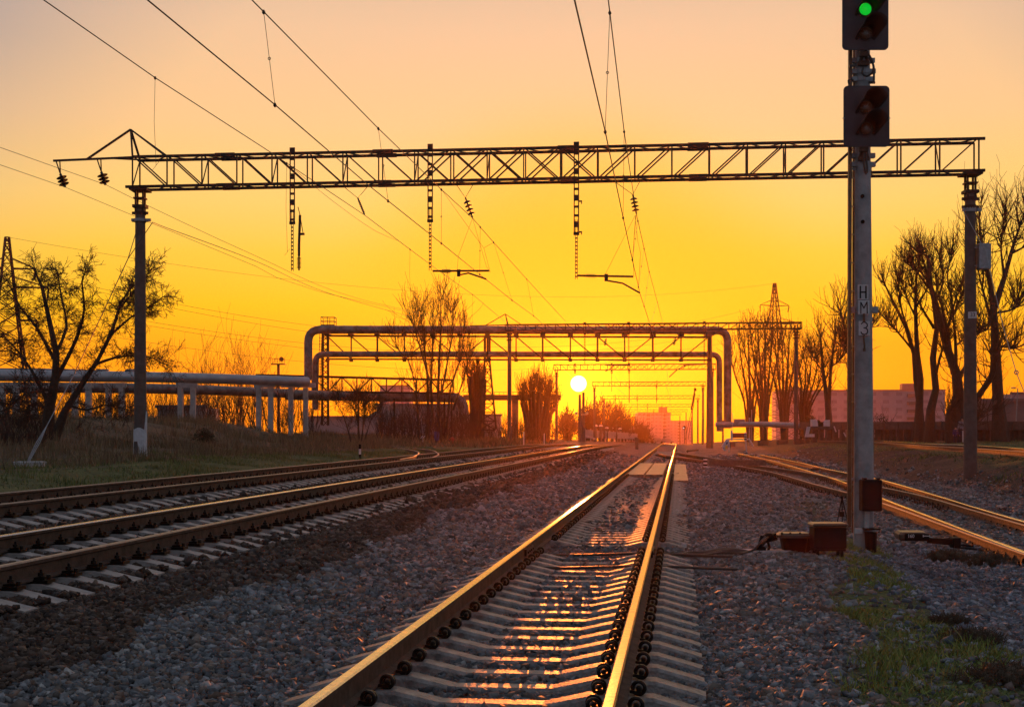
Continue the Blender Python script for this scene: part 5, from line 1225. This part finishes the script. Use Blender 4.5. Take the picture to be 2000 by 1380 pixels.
# low wall and capped columns beyond the sun
mb = MB(); mb.bar(P(1130, 846, 250), P(1245, 852, 420), .3, 1.6)
for i in range(16): f = i / 15; a = P(1130, 848, 250).lerp(P(1245, 853, 420), f); mb.bar(a + Vector((0, -.3, -1.4)), a + Vector((0, -.3, 1.2)), .25)
single('fence_wall', mb, M['shed'], 'hazy concrete fence running away right of the sun', 'fence', P(1180, 860, 300))
for i, (x, y) in enumerate(((1163, 832), (1173.5, 832), (1185, 836), (1195, 836.5), (1211, 837.5))):
    Yd = 265 + i * 22; c = P(x, y, Yd); g = gzf(c.x, c.y); q = thing('capped_column', '%s short dark column with a domed cap whitened as its sunlit top, counted from the sun' % ('first', 'second', 'third', 'fourth', 'last')[i], 'column', (c.x, c.y, g), 'capped columns beside the hazy fence')
    mb = MB(); mb.cyl((c.x, c.y, g), c, .3, .28, 8); part('shaft', mb, M['concdark'], q, smooth=True); mb = MB(); mb.lathe(c, [(.46, -.05), (.44, .1), (.3, .28), (.05, .36)], 10); part('cap', mb, M['white'], q, smooth=True)  # white cap colour stands in for sunlight on the column top
for x, y, Yd, lab, w in ((1283, 858, 430, 'first pale parked van at the far end of the tracks', 2.4), (1304, 860, 470, 'small bright vehicle at the vanishing point', 2.0), (1265, 857, 430, 'dark low car left of the vanishing point', 2.2)):
    b = P(x, y + 4, Yd); b.z = gzf(b.x, b.y); v = thing('parked_van', lab, 'vehicle', b); mb = MB(); mb.prism([(-w, .4), (w, .4), (w, 1.0), (w * .6, 1.15), (w * .4, 1.75), (-w * .9, 1.75), (-w, 1.1)], -.9, .9, lambda q: b + q); part('body', mb, M['shed'], v)
    mb = MB()
    for s in (-.6, .6): mb.cyl(b + Vector((s * w, -.95, .35)), b + Vector((s * w, .95, .35)), .35, n=10)
    part('wheels', mb, M['black'], v)
mb = MB(); mb.bar(P(1143, 850, 200), P(1163, 857, 200), .5, .25); single('roof_edge', mb, M['conclight'], 'pale sloping slab on the bank just right of the sun poles', 'slab', P(1150, 857, 200))
q = P(1983, 830, 130); b = q.copy(); b.z = gzf(b.x, b.y); sl = thing('street_lamp', 'thin street lamp with a short arm at the right edge in front of the house', 'street lamp', b); mb = MB(); mb.tube([b, P(1988, 758, 130), P(1979, 756, 130)], .05, 6); part('pole', mb, M['galv'], sl); mb = MB(); mb.box(P(1979, 757, 130), (.4, .15, .1), bev=.02); part('lamp_head', mb, M['galv'], sl)

# ------------------------------------------------------------------ signal mast
YM = 23.0
def sp(px, py, d=0.0): return P(px, py, YM + d)
base = sp(1687, 1050); base.z = gzf(base.x, base.y)
ms = thing('signal_mast', 'tall concrete signal mast with two signal heads, the upper one showing green', 'railway signal', base)
mb = MB(); mb.tube([base - Vector((0, 0, .3)), sp(1686.5, 700), sp(1685, 300), sp(1684, -110)], [.172, .150, .128, .113], 24); pole = part('pole', mb, M['conc'], ms, smooth=True)
mb = MB()
for x, y in ((1684.5, 383), (1685, 433)): c = sp(x, y, -.145); mb.cyl(c + Vector((0, .02, 0)), c + Vector((0, -.012, 0)), .032, n=12)
part('hole_plug', mb, M['black'], pole)
def head(px0, px1, y0, y1, lenses, lab):
    D = -.34; w = sp(px1, 0, D).x - sp(px0, 0, D).x; h = sp(0, y0, D).z - sp(0, y1, D).z; c = sp((px0 + px1) / 2, (y0 + y1) / 2, D)
    mb = MB(); r = .07; pts = []
    for cx, cz, a0 in ((1, 1, 0), (-1, 1, 90), (-1, -1, 180), (1, -1, 270)):
        for k in range(6): a = R(a0 + 18 * k); pts.append((cx * (w / 2 - r) + r * math.cos(a), cz * (h / 2 - r) + r * math.sin(a)))
    mb.prism(pts, -.012, .012, lambda v: c + v); root = part('signal_head', mb, M['shield'], ms, lab)
    b2 = MB(); b2.box(c + Vector((0, .12, 0)), (w * .5, .2, h * .88), bev=.03); part('housing', b2, M['black'], root)
    nb = MB()
    zm = (lenses[0][1] + lenses[-1][1]) / 2
    for s in (-1, 1): nb.box(sp((px0 if s < 0 else px1), zm, D - .02), (.03, .03, .012))
    part('shield_bolt', nb, M['galv'], root)
    for x, y, mt in lenses:
        q = sp(x, y, D - .02); R_ = .108
        rg = MB(); rg.tube([q + Vector((0, -.02, 0)), q + Vector((0, .02, 0))], [R_ * 1.12, R_ * 1.12], 20); ring_ = part('lens_ring', rg, M['hood'], root, smooth=True)
        # hood: open-bottomed visor projecting towards the viewer, bulging to the right
        hm = MB(); n = 22; vs = []; L0 = [0, .12, .26, .36]
        for li, l in enumerate(L0):
            for k in range(n + 1):
                a = R(-38 + 256 * k / n); x_ = math.cos(a) * R_ * (1.15 + .6 * li / 3); z_ = math.sin(a) * R_ * (1.15 + .5 * li / 3)
                if z_ < 0: ll = l * (1 + 1.6 * z_ / R_)
                else: ll = l
                ll = max(0.0, ll); vs.append(q + Vector((x_ + ll * .26, -ll, z_ + ll * .22)))
        fs = []
        for li in range(3):
            for k in range(n): i = li * (n + 1) + k; fs.append((i, i + 1, i + n + 2, i + n + 1))
        hm.add(vs, fs); me = hm.mesh('hood', M['hood'], Vector(base), True); ho = bpy.data.objects.new('hood', me); COL.objects.link(ho); ho.parent = root
        md = ho.modifiers.new('thick', 'SOLIDIFY'); md.thickness = .006
        ln = MB(); ln.lathe(q + Vector((0, -.02, 0)), [(R_ * .92, 0), (R_ * .88, .02), (R_ * .6, .04), (R_ * .2, .05)], 20, (0, -1, 0)); lo = bpy.data.objects.new('lens', ln.mesh('lens', M[mt], Vector(base), True)); COL.objects.link(lo); lo.parent = root
    return root
head(1647.5, 1737, 168, 287, ((1690, 210, 'lens_off'), (1691, 252, 'lens_off')), 'lower signal head with two unlit lenses')
head(1645, 1735, -105, 98, ((1689, -68, 'lens_off'), (1689, -26, 'lens_off'), (1689.5, 19, 'green'), (1690, 66, 'lens_off')), 'upper signal head with the green light')
# fittings between heads
for z, w_ in ((120, .42), (141, .46), (156, .42), (305, .44), (322, .46)):
    mb = MB(); c = sp(1684, z); mb.lathe(c, [(.12, -.035), (.135, -.035), (.135, .035), (.12, .035)], 16)
    for s in (-1, 1): mb.box(c + Vector((s * w_ * .34, -.03, 0)), (.1, .1, .075))
    part('clamp', mb, M['galv'], pole)
mb = MB()
for y0 in (104, 290): mb.bar(sp(1686, y0, -.3), sp(1678, y0 + 22, -.14), .04, .05); mb.bar(sp(1690, y0, -.3), sp(1696, y0 + 22, -.14), .04, .05); mb.box(sp(1687, y0 + 2, -.28), (.13, .1, .08)); mb.box(sp(1686, y0 + 20, -.2), (.16, .1, .07))
part('head_bracket', mb, M['rust'], ms)
mb = MB()
for pts in (((1690, 98), (1700, 112), (1706, 130), (1703, 143), (1692, 149), (1684, 143), (1686, 132)), ((1697, 112), (1706, 128), (1707, 150), (1706, 162)), ((1659, 165), (1657, 158), (1662, 154), (1667, 158)), ((1690, 288), (1692, 310), (1694, 330), (1692, 340), (1689, 335)), ((1688, 288), (1687, 315), (1690, 336))):
    mb.tube(spline([sp(x, y, -.26) for x, y in pts], .03), .018, 7)
mb.bar(sp(1659, 129.5, -.2), sp(1672, 127, -.2), .035); mb.bar(sp(1696, 161.5, -.2), sp(1709, 161.5, -.2), .035)
part('cable', mb, M['cable'], ms, smooth=True)
# ladder
mb = MB(); Lx0, Lx1 = 1659.5, 1668
for x in (Lx0,): mb.bar(sp(x - 1.5, 1028, -.08), sp(x + .5, 288, -.08), .055, .07); mb.bar(sp(x + .5, 288, -.08), sp(x + 1.5, -110, -.08), .055, .07)
mb.bar(sp(1666.5, 1040, .28), sp(1668.5, 280, .28), .05, .06); mb.bar(sp(1668.5, 280, .28), sp(1669, -110, .28), .05, .06)
y = 1000
while y > -90: mb.bar(sp(Lx0, y, -.08), sp(1668, y, .28), .022); y -= 55 if y < 600 else 54
part('ladder', mb, M['ladder'], ms)
mb = MB()
for y in (330, 605, 935):
    c = sp(1686, y); mb.bar(sp(1660, y, -.05), sp(1672, y, -.03), .035, .04)
    mb.lathe(c, [(.13, -.04), (.163 if y > 500 else .14, -.04), (.163 if y > 500 else .14, .04), (.13, .04)], 18)
    if y == 605: mb.box(c + Vector((.19, 0, 0)), (.09, .12, .1)); mb.box(c + Vector((-.19, 0, 0)), (.09, .12, .1))
part('ladder_clamp', mb, M['galv'], ms)
# plates
def plate(x0, x1, y0, y1, txt):
    D = -.185; a = sp(x0, y0, D); b = sp(x1, y1, D); c = (a + b) / 2; mb = MB(); mb.box(c, (abs(b.x - a.x), .012, abs(a.z - b.z)), bev=.005); p = part('letter_plate', mb, M['plate'], ms, 'white plate reading ' + txt); return p, c
pH, cH = plate(1675, 1696, 556, 585, 'H'); pM, cM = plate(1676, 1698, 586.5, 614, 'M'); p3, c3 = plate(1677, 1699, 627, 655, '3')
def stroke(parent, c, segs, w, h, th=.02):
    mb = MB()
    for pts in segs: 
        P_ = [c + Vector((x * w, -.012, z * h)) for x, z in pts]
        for p, q in zip(P_[:-1], P_[1:]): d = (q - p).normalized() * th * .35; mb.bar(p - d, q + d, .008, th, up=(0, 1, 0)) if False else mb.bar(p - d, q + d, th, .006, up=(0, 1, 0))
    part('lettering', mb, M['ink'], parent)
stroke(pH, cH, (((-.27, -.38), (-.27, .38)), ((.27, -.38), (.27, .38)), ((-.27, 0), (.27, 0))), .17, .25, .026)
stroke(pM, cM, (((-.3, -.4), (-.3, .35)), ((-.3, .35), (0, -.05)), ((0, -.05), (.3, .38)), ((.3, .38), (.32, -.4))), .17, .24, .017)
arc = [(-.3, .30), (-.15, .42), (.08, .42), (.26, .3), (.28, .16), (.15, .04), (-.05, .02)]; arc2 = [(.12, .02), (.28, -.08), (.32, -.24), (.2, -.38), (-.02, -.43), (-.22, -.38), (-.33, -.26)]
stroke(p3, c3, (arc, arc2), .17, .24, .018)
mb = MB(); mb.bar(sp(1687, 612, -.185), sp(1687.5, 630, -.185), .035, .02); mb.tube([sp(1687, 655, -.18), sp(1687, 662, -.19), sp(1688.5, 675, -.19), sp(1688, 686, -.19)], .016, 6); mb.tube([sp(1688, 680, -.19), sp(1688, 686, -.19)], .024, 6)
part('plate_strap', mb, M['ladder'], pole)
# cabinet, duct and cable pot at the foot
D = -.3; a = sp(1681, 936, D); b = sp(1719.5, 997, D); c = (a + b) / 2; mb = MB(); mb.box(c, (b.x - a.x, .24, a.z - b.z), bev=.012); mb.box(c + Vector((0, -.124, 0)), ((b.x - a.x) * .88, .01, (a.z - b.z) * .9), bev=.004)
for s in (-.1, .12): mb.box(c + Vector((s, 0, (a.z - b.z) / 2 + .012)), (.05, .12, .03))
cab = part('control_box', mb, M['black'], ms); mb = MB(); mb.bar(sp(1694, 997, -.3), sp(1692.5, 1031, -.3), .065, .06); part('cable_duct', mb, M['conclight'], ms)
mb = MB(); q = sp(1701, 1045, -.3); g = gzf(q.x, q.y); z1 = sp(0, 1032, -.3).z; mb.box((q.x, q.y, z1), (.26, .26, .03), bev=.01); mb.lathe((q.x, q.y, g - .05), [(.08, 0), (.09, .08), (.105, z1 - g)], 12); part('cable_pot', mb, M['black'], ms)
mb = MB(); q = sp(1677, 1036, -.25); mb.box(q, (.13, .02, .09), bev=.004); part('base_tag', mb, M['plate'], ms)
tp = thing('ladder_stand', 'small dark tripod stand in the gravel left of the mast ladder', 'stand', unp(1644, 1014, lambda Y: -.33)); mb = MB(); q0 = Vector(tp.location); top = P(1644.5, 971, q0.y)
for dx, dy in ((-.09, 0), (.1, -.1), (.04, .12)): mb.bar(top, q0 + Vector((dx, dy, -.05)), .018)
mb.box(q0.lerp(top, .25), (.09, .06, .1)); mb.lathe(top, [(.03, -.03), (.03, .03)], 8); part('frame', mb, M['black'], tp)

# ------------------------------------------------------------------ junction boxes, cables, point machine
YB = 19.6
def bp(px, py, d=0.0): return P(px, py, YB + d)
g = gzf(*bp(1622, 1080).xy)
jb = thing('relay_box', 'square black relay box on a stand, right of the round tub', 'relay box', Vector((bp(1622, 0).x, YB, g)), 'trackside boxes by the mast'); mb = MB()
a, b = bp(1591, 1030, -.18), bp(1654, 1071, -.18); c = (a + b) / 2; w = b.x - a.x; h = a.z - b.z; mb.box((c.x, YB, c.z), (w, .36, h), bev=.012); part('case', mb, M['black'], jb)
mb = MB(); mb.box((c.x, YB, a.z + .035), (w + .05, .42, .05), bev=.02); part('lid', mb, M['orange_lit'], jb)
mb = MB()
for sx in (-.17, .17):
    for sy in (-.12, .12): mb.box((c.x + sx, YB + sy, (b.z + g) / 2 - .05), (.04, .04, b.z - g + .15))
mb.box((c.x, YB, b.z - .02), (w * .96, .32, .03)); part('stand', mb, M['black'], jb)
ib = thing('choke_tub', 'rounded black track transformer tub with a ribbed lid, left of the square box', 'transformer', Vector((bp(1552, 0).x, YB + .3, g)), 'trackside boxes by the mast'); mb = MB()
c = bp(1550, 1062, .3); zt = bp(0, 1044, .3).z; vs = []; n = 20
def tub(z0, z1, sx0, sy0, sx1, sy1, m_):
    vs = []
    for z, sx, sy in ((z0, sx0, sy0), (z1, sx1, sy1)):
        for k in range(n):
            a = 2 * math.pi * k / n; ca, sa = math.cos(a), math.sin(a); e = .45
            vs.append((c.x + sx * math.copysign(abs(ca) ** e, ca), YB + .3 + sy * math.copysign(abs(sa) ** e, sa), z))
    m_.add(vs, [(k, (k + 1) % n, n + (k + 1) % n, n + k) for k in range(n)] + [tuple(range(n - 1, -1, -1)), tuple(range(n, 2 * n))])
tub(g + .02, zt - .03, .15, .15, .19, .18, mb); part('tub', mb, M['black'], ib); mb = MB(); tub(zt - .03, zt + .01, .27, .22, .27, .22, mb); tub(zt + .01, zt + .035, .24, .19, .2, .16, mb)
for dx in (-.2, -.08, .06, .2): mb.cyl((c.x + dx, YB + .14, zt), (c.x + dx, YB + .14, zt + .05), .016, n=6)
part('lid', mb, M['orange_lit'], ib); mb = MB(); mb.box((c.x + .2, YB + .3, (g + zt) / 2), (.07, .12, zt - g)); mb.bar((c.x - .25, YB + .3, zt - .02), (c.x - .42, YB + .3, zt - .06), .12, .1); mb.box((c.x - .36, YB + .28, zt - .02), (.14, .16, .1), bev=.03); part('cable_neck', mb, M['black'], ib)
s0 = bp(1485, 1081, .25); mb = MB(); mb.box((s0.x, YB + .25, g + .04), (.85, .42, .07), .05, .015); single('concrete_slab', mb, M['conclight'], 'flat pale concrete slab under the cable bundle left of the tub', 'slab', (s0.x, YB + .25, g))
cg = thing('cable_bundle', 'bundle of dark cables running from the tub across the stones to the nearest track', 'cable', bp(1488, 1060, .25)); 
for i in range(7):
    o = (i - 3) * .045; pts = [bp(1516, 1044 + i, .3), bp(1498, 1046 + i * 1.5, .25), bp(1487, 1056 + i * 2, .22 + o), bp(1472, 1072 + i * 1.2, .18 + o)]
    for x, k in ((1445, .02), (1410, .03), (1375, .02), (1345, .03), (1318, .0)):
        q = bp(x, 1080, (o * 2.2) - (1472 - x) * .004); q.z = gzf(q.x, q.y) + .03 + rt_.uniform(0, .03) + k; pts.append(q)
    if i > 3: q = TS(-.3, q.y * CT + q.x * ST - .2, -.17); pts.append(q)
    mb = MB(); mb.tube(spline(pts, .08), .014, 6); part('cable', mb, M['cable'], cg, smooth=True)
mb = MB(); mb.tube([bp(1489, 1046, .2), bp(1484, 1062, .18), bp(1486, 1074, .15), bp(1483, 1084, .1)], .03, 7); mb.tube([bp(1497, 1050, .2), bp(1503, 1068, .2), bp(1497, 1080, .2)], .02, 6); mb.box(bp(1486, 1076, .2), (.14, .1, .14), bev=.02); part('clamp_post', mb, M['black'], cg)
mb = MB(); mb.bar(bp(1489, 1056, .05), bp(1501, 1048, .05), .022); mb.bar(bp(1488, 1059, .0), bp(1498, 1053, .0), .018); part('copper_lug', mb, M['ladder'], cg)
# point machine
YQ = 20.3
def qp(px, py, d=0.0): return P(px, py, YQ + d)
pmr = thing('point_machine', 'low black point machine with white number 160 beside the right track', 'point machine', qp(1785, 1055)); mb = MB()
a, b = qp(1768, 1039, -.15), qp(1817, 1056, -.15); c = (a + b) / 2; mb.box((c.x - .03, YQ + .08, c.z), (b.x - a.x + .06, .5, a.z - b.z), -.12, .035); part('case', mb, M['orange_lit'], pmr)
mb = MB(); mb.box((c.x - .015, YQ - .17, c.z - .005), ((b.x - a.x) * .98, .03, (a.z - b.z) * .82), -.12, .012); fp_ = part('front_plate', mb, M['black'], pmr)
glyphs('160', (c.x - .105, YQ - .172, c.z + .01), .052, .9, M['whiteink'], fp_, yaw=-.12, tk=.003); mb = MB(); q = Vector((c.x + .11, YQ - .205, c.z + .015)); mb.bar(q + Vector((-.04, .003, 0)), q + Vector((.04, -.003, 0)), .003, .012); mb.bar(q + Vector((-.045, .003, -.016)), q + Vector((-.045, .003, .016)), .012, .003); mb.bar(q + Vector((.045, -.003, -.016)), q + Vector((.045, -.003, .016)), .012, .003); part('lettering', mb, M['whiteink'], fp_)
mb = MB(); mb.bar(qp(1815, 1054), qp(1856, 1056, .1), .1, .07); mb.bar(qp(1812, 1058, .1), qp(1900, 1066, .4), .04, .03); mb.box(qp(1866, 1059, .1), (.12, .16, .15), bev=.01); mb.bar(qp(1845, 1052, .3), qp(1866, 1050, .2), .05, .03); mb.bar(qp(1866, 1068, .1), qp(1905, 1072, .5), .05, .03)
part('drive_rod', mb, M['black'], pmr)

# ------------------------------------------------------------------ people
def skin_body(name, joints, edges, radii, m, parent):
    me = bpy.data.meshes.new(name); me.from_pydata([tuple(j) for j in joints], edges, []); o = bpy.data.objects.new(name, me); COL.objects.link(o)
    md = o.modifiers.new('skin', 'SKIN'); md.use_smooth_shade = True
    for i, r in enumerate(radii): me.skin_vertices[0].data[i].radius = (r, r) if not isinstance(r, tuple) else r
    me.skin_vertices[0].data[0].use_root = True
    s = o.modifiers.new('sub', 'SUBSURF'); s.levels = 1; s.render_levels = 1; me.materials.append(m)
    bpy.context.view_layer.update(); dg = bpy.context.evaluated_depsgraph_get(); nm = bpy.data.meshes.new_from_object(o.evaluated_get(dg))
    bpy.data.objects.remove(o); q = bpy.data.objects.new(name, nm); COL.objects.link(q); q.parent = parent
    if not nm.materials: nm.materials.append(m)
    return q
def person(label, base, H, coat, swing, reach, hatc='hair', sleeves=1.0):
    root = thing('person', label, 'person', base, 'two people walking on the grass'); k = H / 1.75
    J = [(0, 0, .95), (0, 0, 1.15), (0, 0, 1.40), (0, .0, 1.50), (0, -.01, 1.60), (0, -.015, 1.70),
         (-.10, 0, .90), (-.11, swing * .5, .50), (-.11, swing, .08), (-.11, swing - .13, .04), (.10, 0, .90), (.11, -swing * .5, .50), (.11, -swing, .08), (.11, -swing - .13, .04),
         (-.19, 0, 1.40), (-.24, .02, 1.13), (-.24 - (.12 if reach < 0 else 0), -.04, .88), (-.25 - (.16 if reach < 0 else 0), -.06, .80), (.19, 0, 1.40), (.24, .02, 1.13), (.24 + (.12 if reach > 0 else 0), -.04, .88), (.25 + (.16 if reach > 0 else 0), -.06, .80)]
    E_ = [(0, 1), (1, 2), (2, 3), (3, 4), (4, 5), (0, 6), (6, 7), (7, 8), (8, 9), (0, 10), (10, 11), (11, 12), (12, 13), (2, 14), (14, 15), (15, 16), (16, 17), (2, 18), (18, 19), (19, 20), (20, 21)]
    Rr = [.13, .13, .14, .055, .09, .085, .09, .062, .045, .035, .09, .062, .045, .035, .06, .045, .035, .035, .06, .045, .035, .035]
    skin_body('body', [Vector(j) * k for j in J], E_, [r * k for r in Rr], M['skin'], root)
    skin_body('coat', [Vector(j) * k for j in [(0, 0, 1.05), (0, 0, 1.3), (0, 0, 1.44), (0, 0, .8), J[14], J[15], J[16], J[18], J[19], J[20]]], [(0, 1), (1, 2), (0, 3), (2, 4), (4, 5), (5, 6), (2, 7), (7, 8), (8, 9)], [(.19 * k, .15 * k), (.19 * k, .15 * k), (.12 * k, .1 * k), (.2 * k, .16 * k), .085 * k, .065 * k, .055 * k, .085 * k, .065 * k, .055 * k], M[coat], root)
    skin_body('trousers', [Vector(j) * k for j in [(0, 0, .92), J[6], J[7], J[8], J[10], J[11], J[12]]], [(0, 1), (1, 2), (2, 3), (0, 4), (4, 5), (5, 6)], [.12 * k, .105 * k, .08 * k, .065 * k, .105 * k, .08 * k, .065 * k], M['trousers'], root)
    mb = MB(); c = base + Vector((0, .01, 1.68 * k)); mb.lathe(c, [(.105 * k, -.06 * k), (.115 * k, 0), (.10 * k, .06 * k), (.05 * k, .1 * k)], 12); part('hair', mb, M[hatc], root, smooth=True)
    mb = MB()
    for s in (-1, 1): mb.box(base + Vector((.11 * k * s, (swing if s < 0 else -swing) - .05, .04 * k)), (.1 * k, .26 * k, .08 * k), bev=.02)
    part('shoes', mb, M['black'], root)
YQp = 92
b = gp(1866.5, 864, YQp); person('child in a blue coat and dark trousers holding the adult by the hand', b, max(.9, P(0, 832, YQp).z - b.z), 'bluecoat', .12, 1)
b = gp(1880, 864, YQp); person('adult in a grey coat half hidden by the right portal post, walking beside the child', b, max(1.5, P(0, 813, YQp).z - b.z), 'greycoat', .15, -1)
mb = MB(); b = P(1885, 852, YQp - .4); mb.box(b, (.36, .12, .75), bev=.03); single('white_board', mb, M['white'], 'pale narrow board sticking out left of the right portal post foot, beside the adult', 'board', b)

# ------------------------------------------------------------------ sky, sun, haze, camera
w = bpy.data.worlds.new('World'); SC.world = w; w.use_nodes = True; nt = w.node_tree; N = nt.nodes; L = nt.links; N.clear()
out = N.new('ShaderNodeOutputWorld'); bg = N.new('ShaderNodeBackground'); L.new(bg.outputs[0], out.inputs[0])
tc = N.new('ShaderNodeTexCoord'); sepz = N.new('ShaderNodeSeparateXYZ'); L.new(tc.outputs['Generated'], sepz.inputs[0])
def lin(*c): return tuple(((x / 255) / 12.92 if x / 255 <= .04045 else ((x / 255 + .055) / 1.055) ** 2.4) for x in c)
ramp = N.new('ShaderNodeValToRGB'); mr = N.new('ShaderNodeMapRange'); mr.inputs[1].default_value = -.02; mr.inputs[2].default_value = .62
L.new(sepz.outputs['Z'], mr.inputs[0]); L.new(mr.outputs[0], ramp.inputs[0])
def pos(py): z = (840 - py) / 2700; z = z / math.sqrt(1 + z * z); return (z + .02) / .64
stops = [(0.0, lin(255, 150, 20)), (pos(835), lin(255, 150, 0)), (pos(760), lin(255, 155, 0)), (pos(680), lin(255, 165, 0)), (pos(600), lin(255, 192, 5)), (pos(500), lin(255, 200, 60)), (pos(400), lin(255, 206, 108)), (pos(250), lin(250, 201, 140)), (pos(60), lin(238, 196, 155)), (pos(-30), lin(225, 190, 158)), (.7, lin(150, 140, 145)), (1.0, lin(122, 122, 136))]
cr = ramp.color_ramp; cr.interpolation = 'LINEAR'
while len(cr.elements) < len(stops): cr.elements.new(.5)
for e, (p_, c_) in zip(cr.elements, stops): e.position = min(1, max(0, p_)); e.color = (*c_, 1)
sd = Vector((math.sin(SUN_AZ) * math.cos(SUN_EL), math.cos(SUN_AZ) * math.cos(SUN_EL), math.sin(SUN_EL)))
dot = N.new('ShaderNodeVectorMath'); dot.operation = 'DOT_PRODUCT'; dot.inputs[1].default_value = sd; L.new(tc.outputs['Generated'], dot.inputs[0])
# side / back of the sky: fades to dusk blue away from the sun
dk = N.new('ShaderNodeMapRange'); dk.inputs[1].default_value = .94; dk.inputs[2].default_value = .855; L.new(dot.outputs['Value'], dk.inputs[0])
el = N.new('ShaderNodeMapRange'); el.inputs[1].default_value = .08; el.inputs[2].default_value = .26; L.new(sepz.outputs['Z'], el.inputs[0])
dm = N.new('ShaderNodeMath'); dm.operation = 'MULTIPLY'; L.new(dk.outputs[0], dm.inputs[0]); L.new(el.outputs[0], dm.inputs[1])
dk2 = N.new('ShaderNodeMapRange'); dk2.interpolation_type = 'SMOOTHSTEP'; dk2.inputs[1].default_value = .90; dk2.inputs[2].default_value = .2; L.new(dot.outputs['Value'], dk2.inputs[0])
dx_ = N.new('ShaderNodeMath'); dx_.operation = 'MAXIMUM'; L.new(dm.outputs[0], dx_.inputs[0]); L.new(dk2.outputs[0], dx_.inputs[1])
mx = N.new('ShaderNodeMix'); mx.data_type = 'RGBA'; L.new(dx_.outputs[0], mx.inputs[0]); L.new(ramp.outputs[0], mx.inputs[6]); mx.inputs[7].default_value = (*lin(130, 136, 150), 1)
def glow(prev, a0, a1, col, fac):
    m = N.new('ShaderNodeMapRange'); m.interpolation_type = 'SMOOTHERSTEP'; m.inputs[1].default_value = math.cos(R(a0)); m.inputs[2].default_value = math.cos(R(a1)); m.inputs[3].default_value = 0; m.inputs[4].default_value = fac; L.new(dot.outputs['Value'], m.inputs[0])
    x = N.new('ShaderNodeMix'); x.data_type = 'RGBA'; L.new(m.outputs[0], x.inputs[0]); L.new(prev, x.inputs[6]); x.inputs[7].default_value = (*col, 1); return x.outputs[2]
o_ = glow(mx.outputs[2], 13, 2, lin(255, 184, 0), .88)
o_ = glow(o_, 3.0, .4, lin(255, 200, 0), .9)
o_ = glow(o_, 1.9, .2, lin(255, 252, 30), .95)
o_ = glow(o_, .345, .315, (1.6, 1.6, 1.6), 1.0)
L.new(o_, bg.inputs[0]); bg.inputs[1].default_value = 1.0
# physical dusk sky added at low strength
sky = N.new('ShaderNodeTexSky'); sky.sky_type = 'NISHITA'; sky.sun_disc = False; sky.sun_elevation = SUN_EL; sky.sun_rotation = SUN_AZ
bg2 = N.new('ShaderNodeBackground'); L.new(sky.outputs[0], bg2.inputs[0]); bg2.inputs[1].default_value = .01
add = N.new('ShaderNodeAddShader'); L.new(bg.outputs[0], add.inputs[0]); L.new(bg2.outputs[0], add.inputs[1]); L.new(add.outputs[0], out.inputs[0])

sun = bpy.data.lights.new('sun', 'SUN'); sun.energy = 4.0; sun.angle = R(.5); sun.color = (1, .21, .03); so = bpy.data.objects.new('sun', sun); COL.objects.link(so)
so.rotation_euler = sd.to_track_quat('Z', 'Y').to_euler()
HAZE = True
if HAZE:
    mb = MB(); x0, x1, y0, y1, z0, z1 = -720, 860, -45, 1100, -11, 46; mb.box(((x0 + x1) / 2, (y0 + y1) / 2, (z0 + z1) / 2), (x1 - x0, y1 - y0, z1 - z0))
    hm = bpy.data.materials.new('haze'); hm.use_nodes = True; n_ = hm.node_tree.nodes; n_.clear(); oo = n_.new('ShaderNodeOutputMaterial'); pv = n_.new('ShaderNodeVolumePrincipled')
    pv.inputs['Color'].default_value = (.95, .50, .26, 1); pv.inputs['Density'].default_value = .00016; pv.inputs['Anisotropy'].default_value = .84
    hm.node_tree.links.new(pv.outputs[0], oo.inputs['Volume']); me = mb.mesh('haze', hm); ho = bpy.data.objects.new('haze', me); COL.objects.link(ho); tag(ho, kind='stuff')

cam = bpy.data.cameras.new('camera'); co = bpy.data.objects.new('camera', cam); COL.objects.link(co); co.location = (0, 0, CZ); co.rotation_euler = (R(90), 0, 0)
cam.sensor_fit = 'HORIZONTAL'; cam.sensor_width = 36; cam.lens = 36 * F / 2000; cam.shift_y = (HZ - 690) / 2000; cam.clip_end = 6000; cam.clip_start = .05
SC.camera = co
SC.view_settings.view_transform = 'Standard'; SC.view_settings.look = 'None'; SC.view_settings.exposure = 0; SC.view_settings.gamma = 1
SC.cycles.volume_bounces = 0; SC.cycles.max_bounces = 5
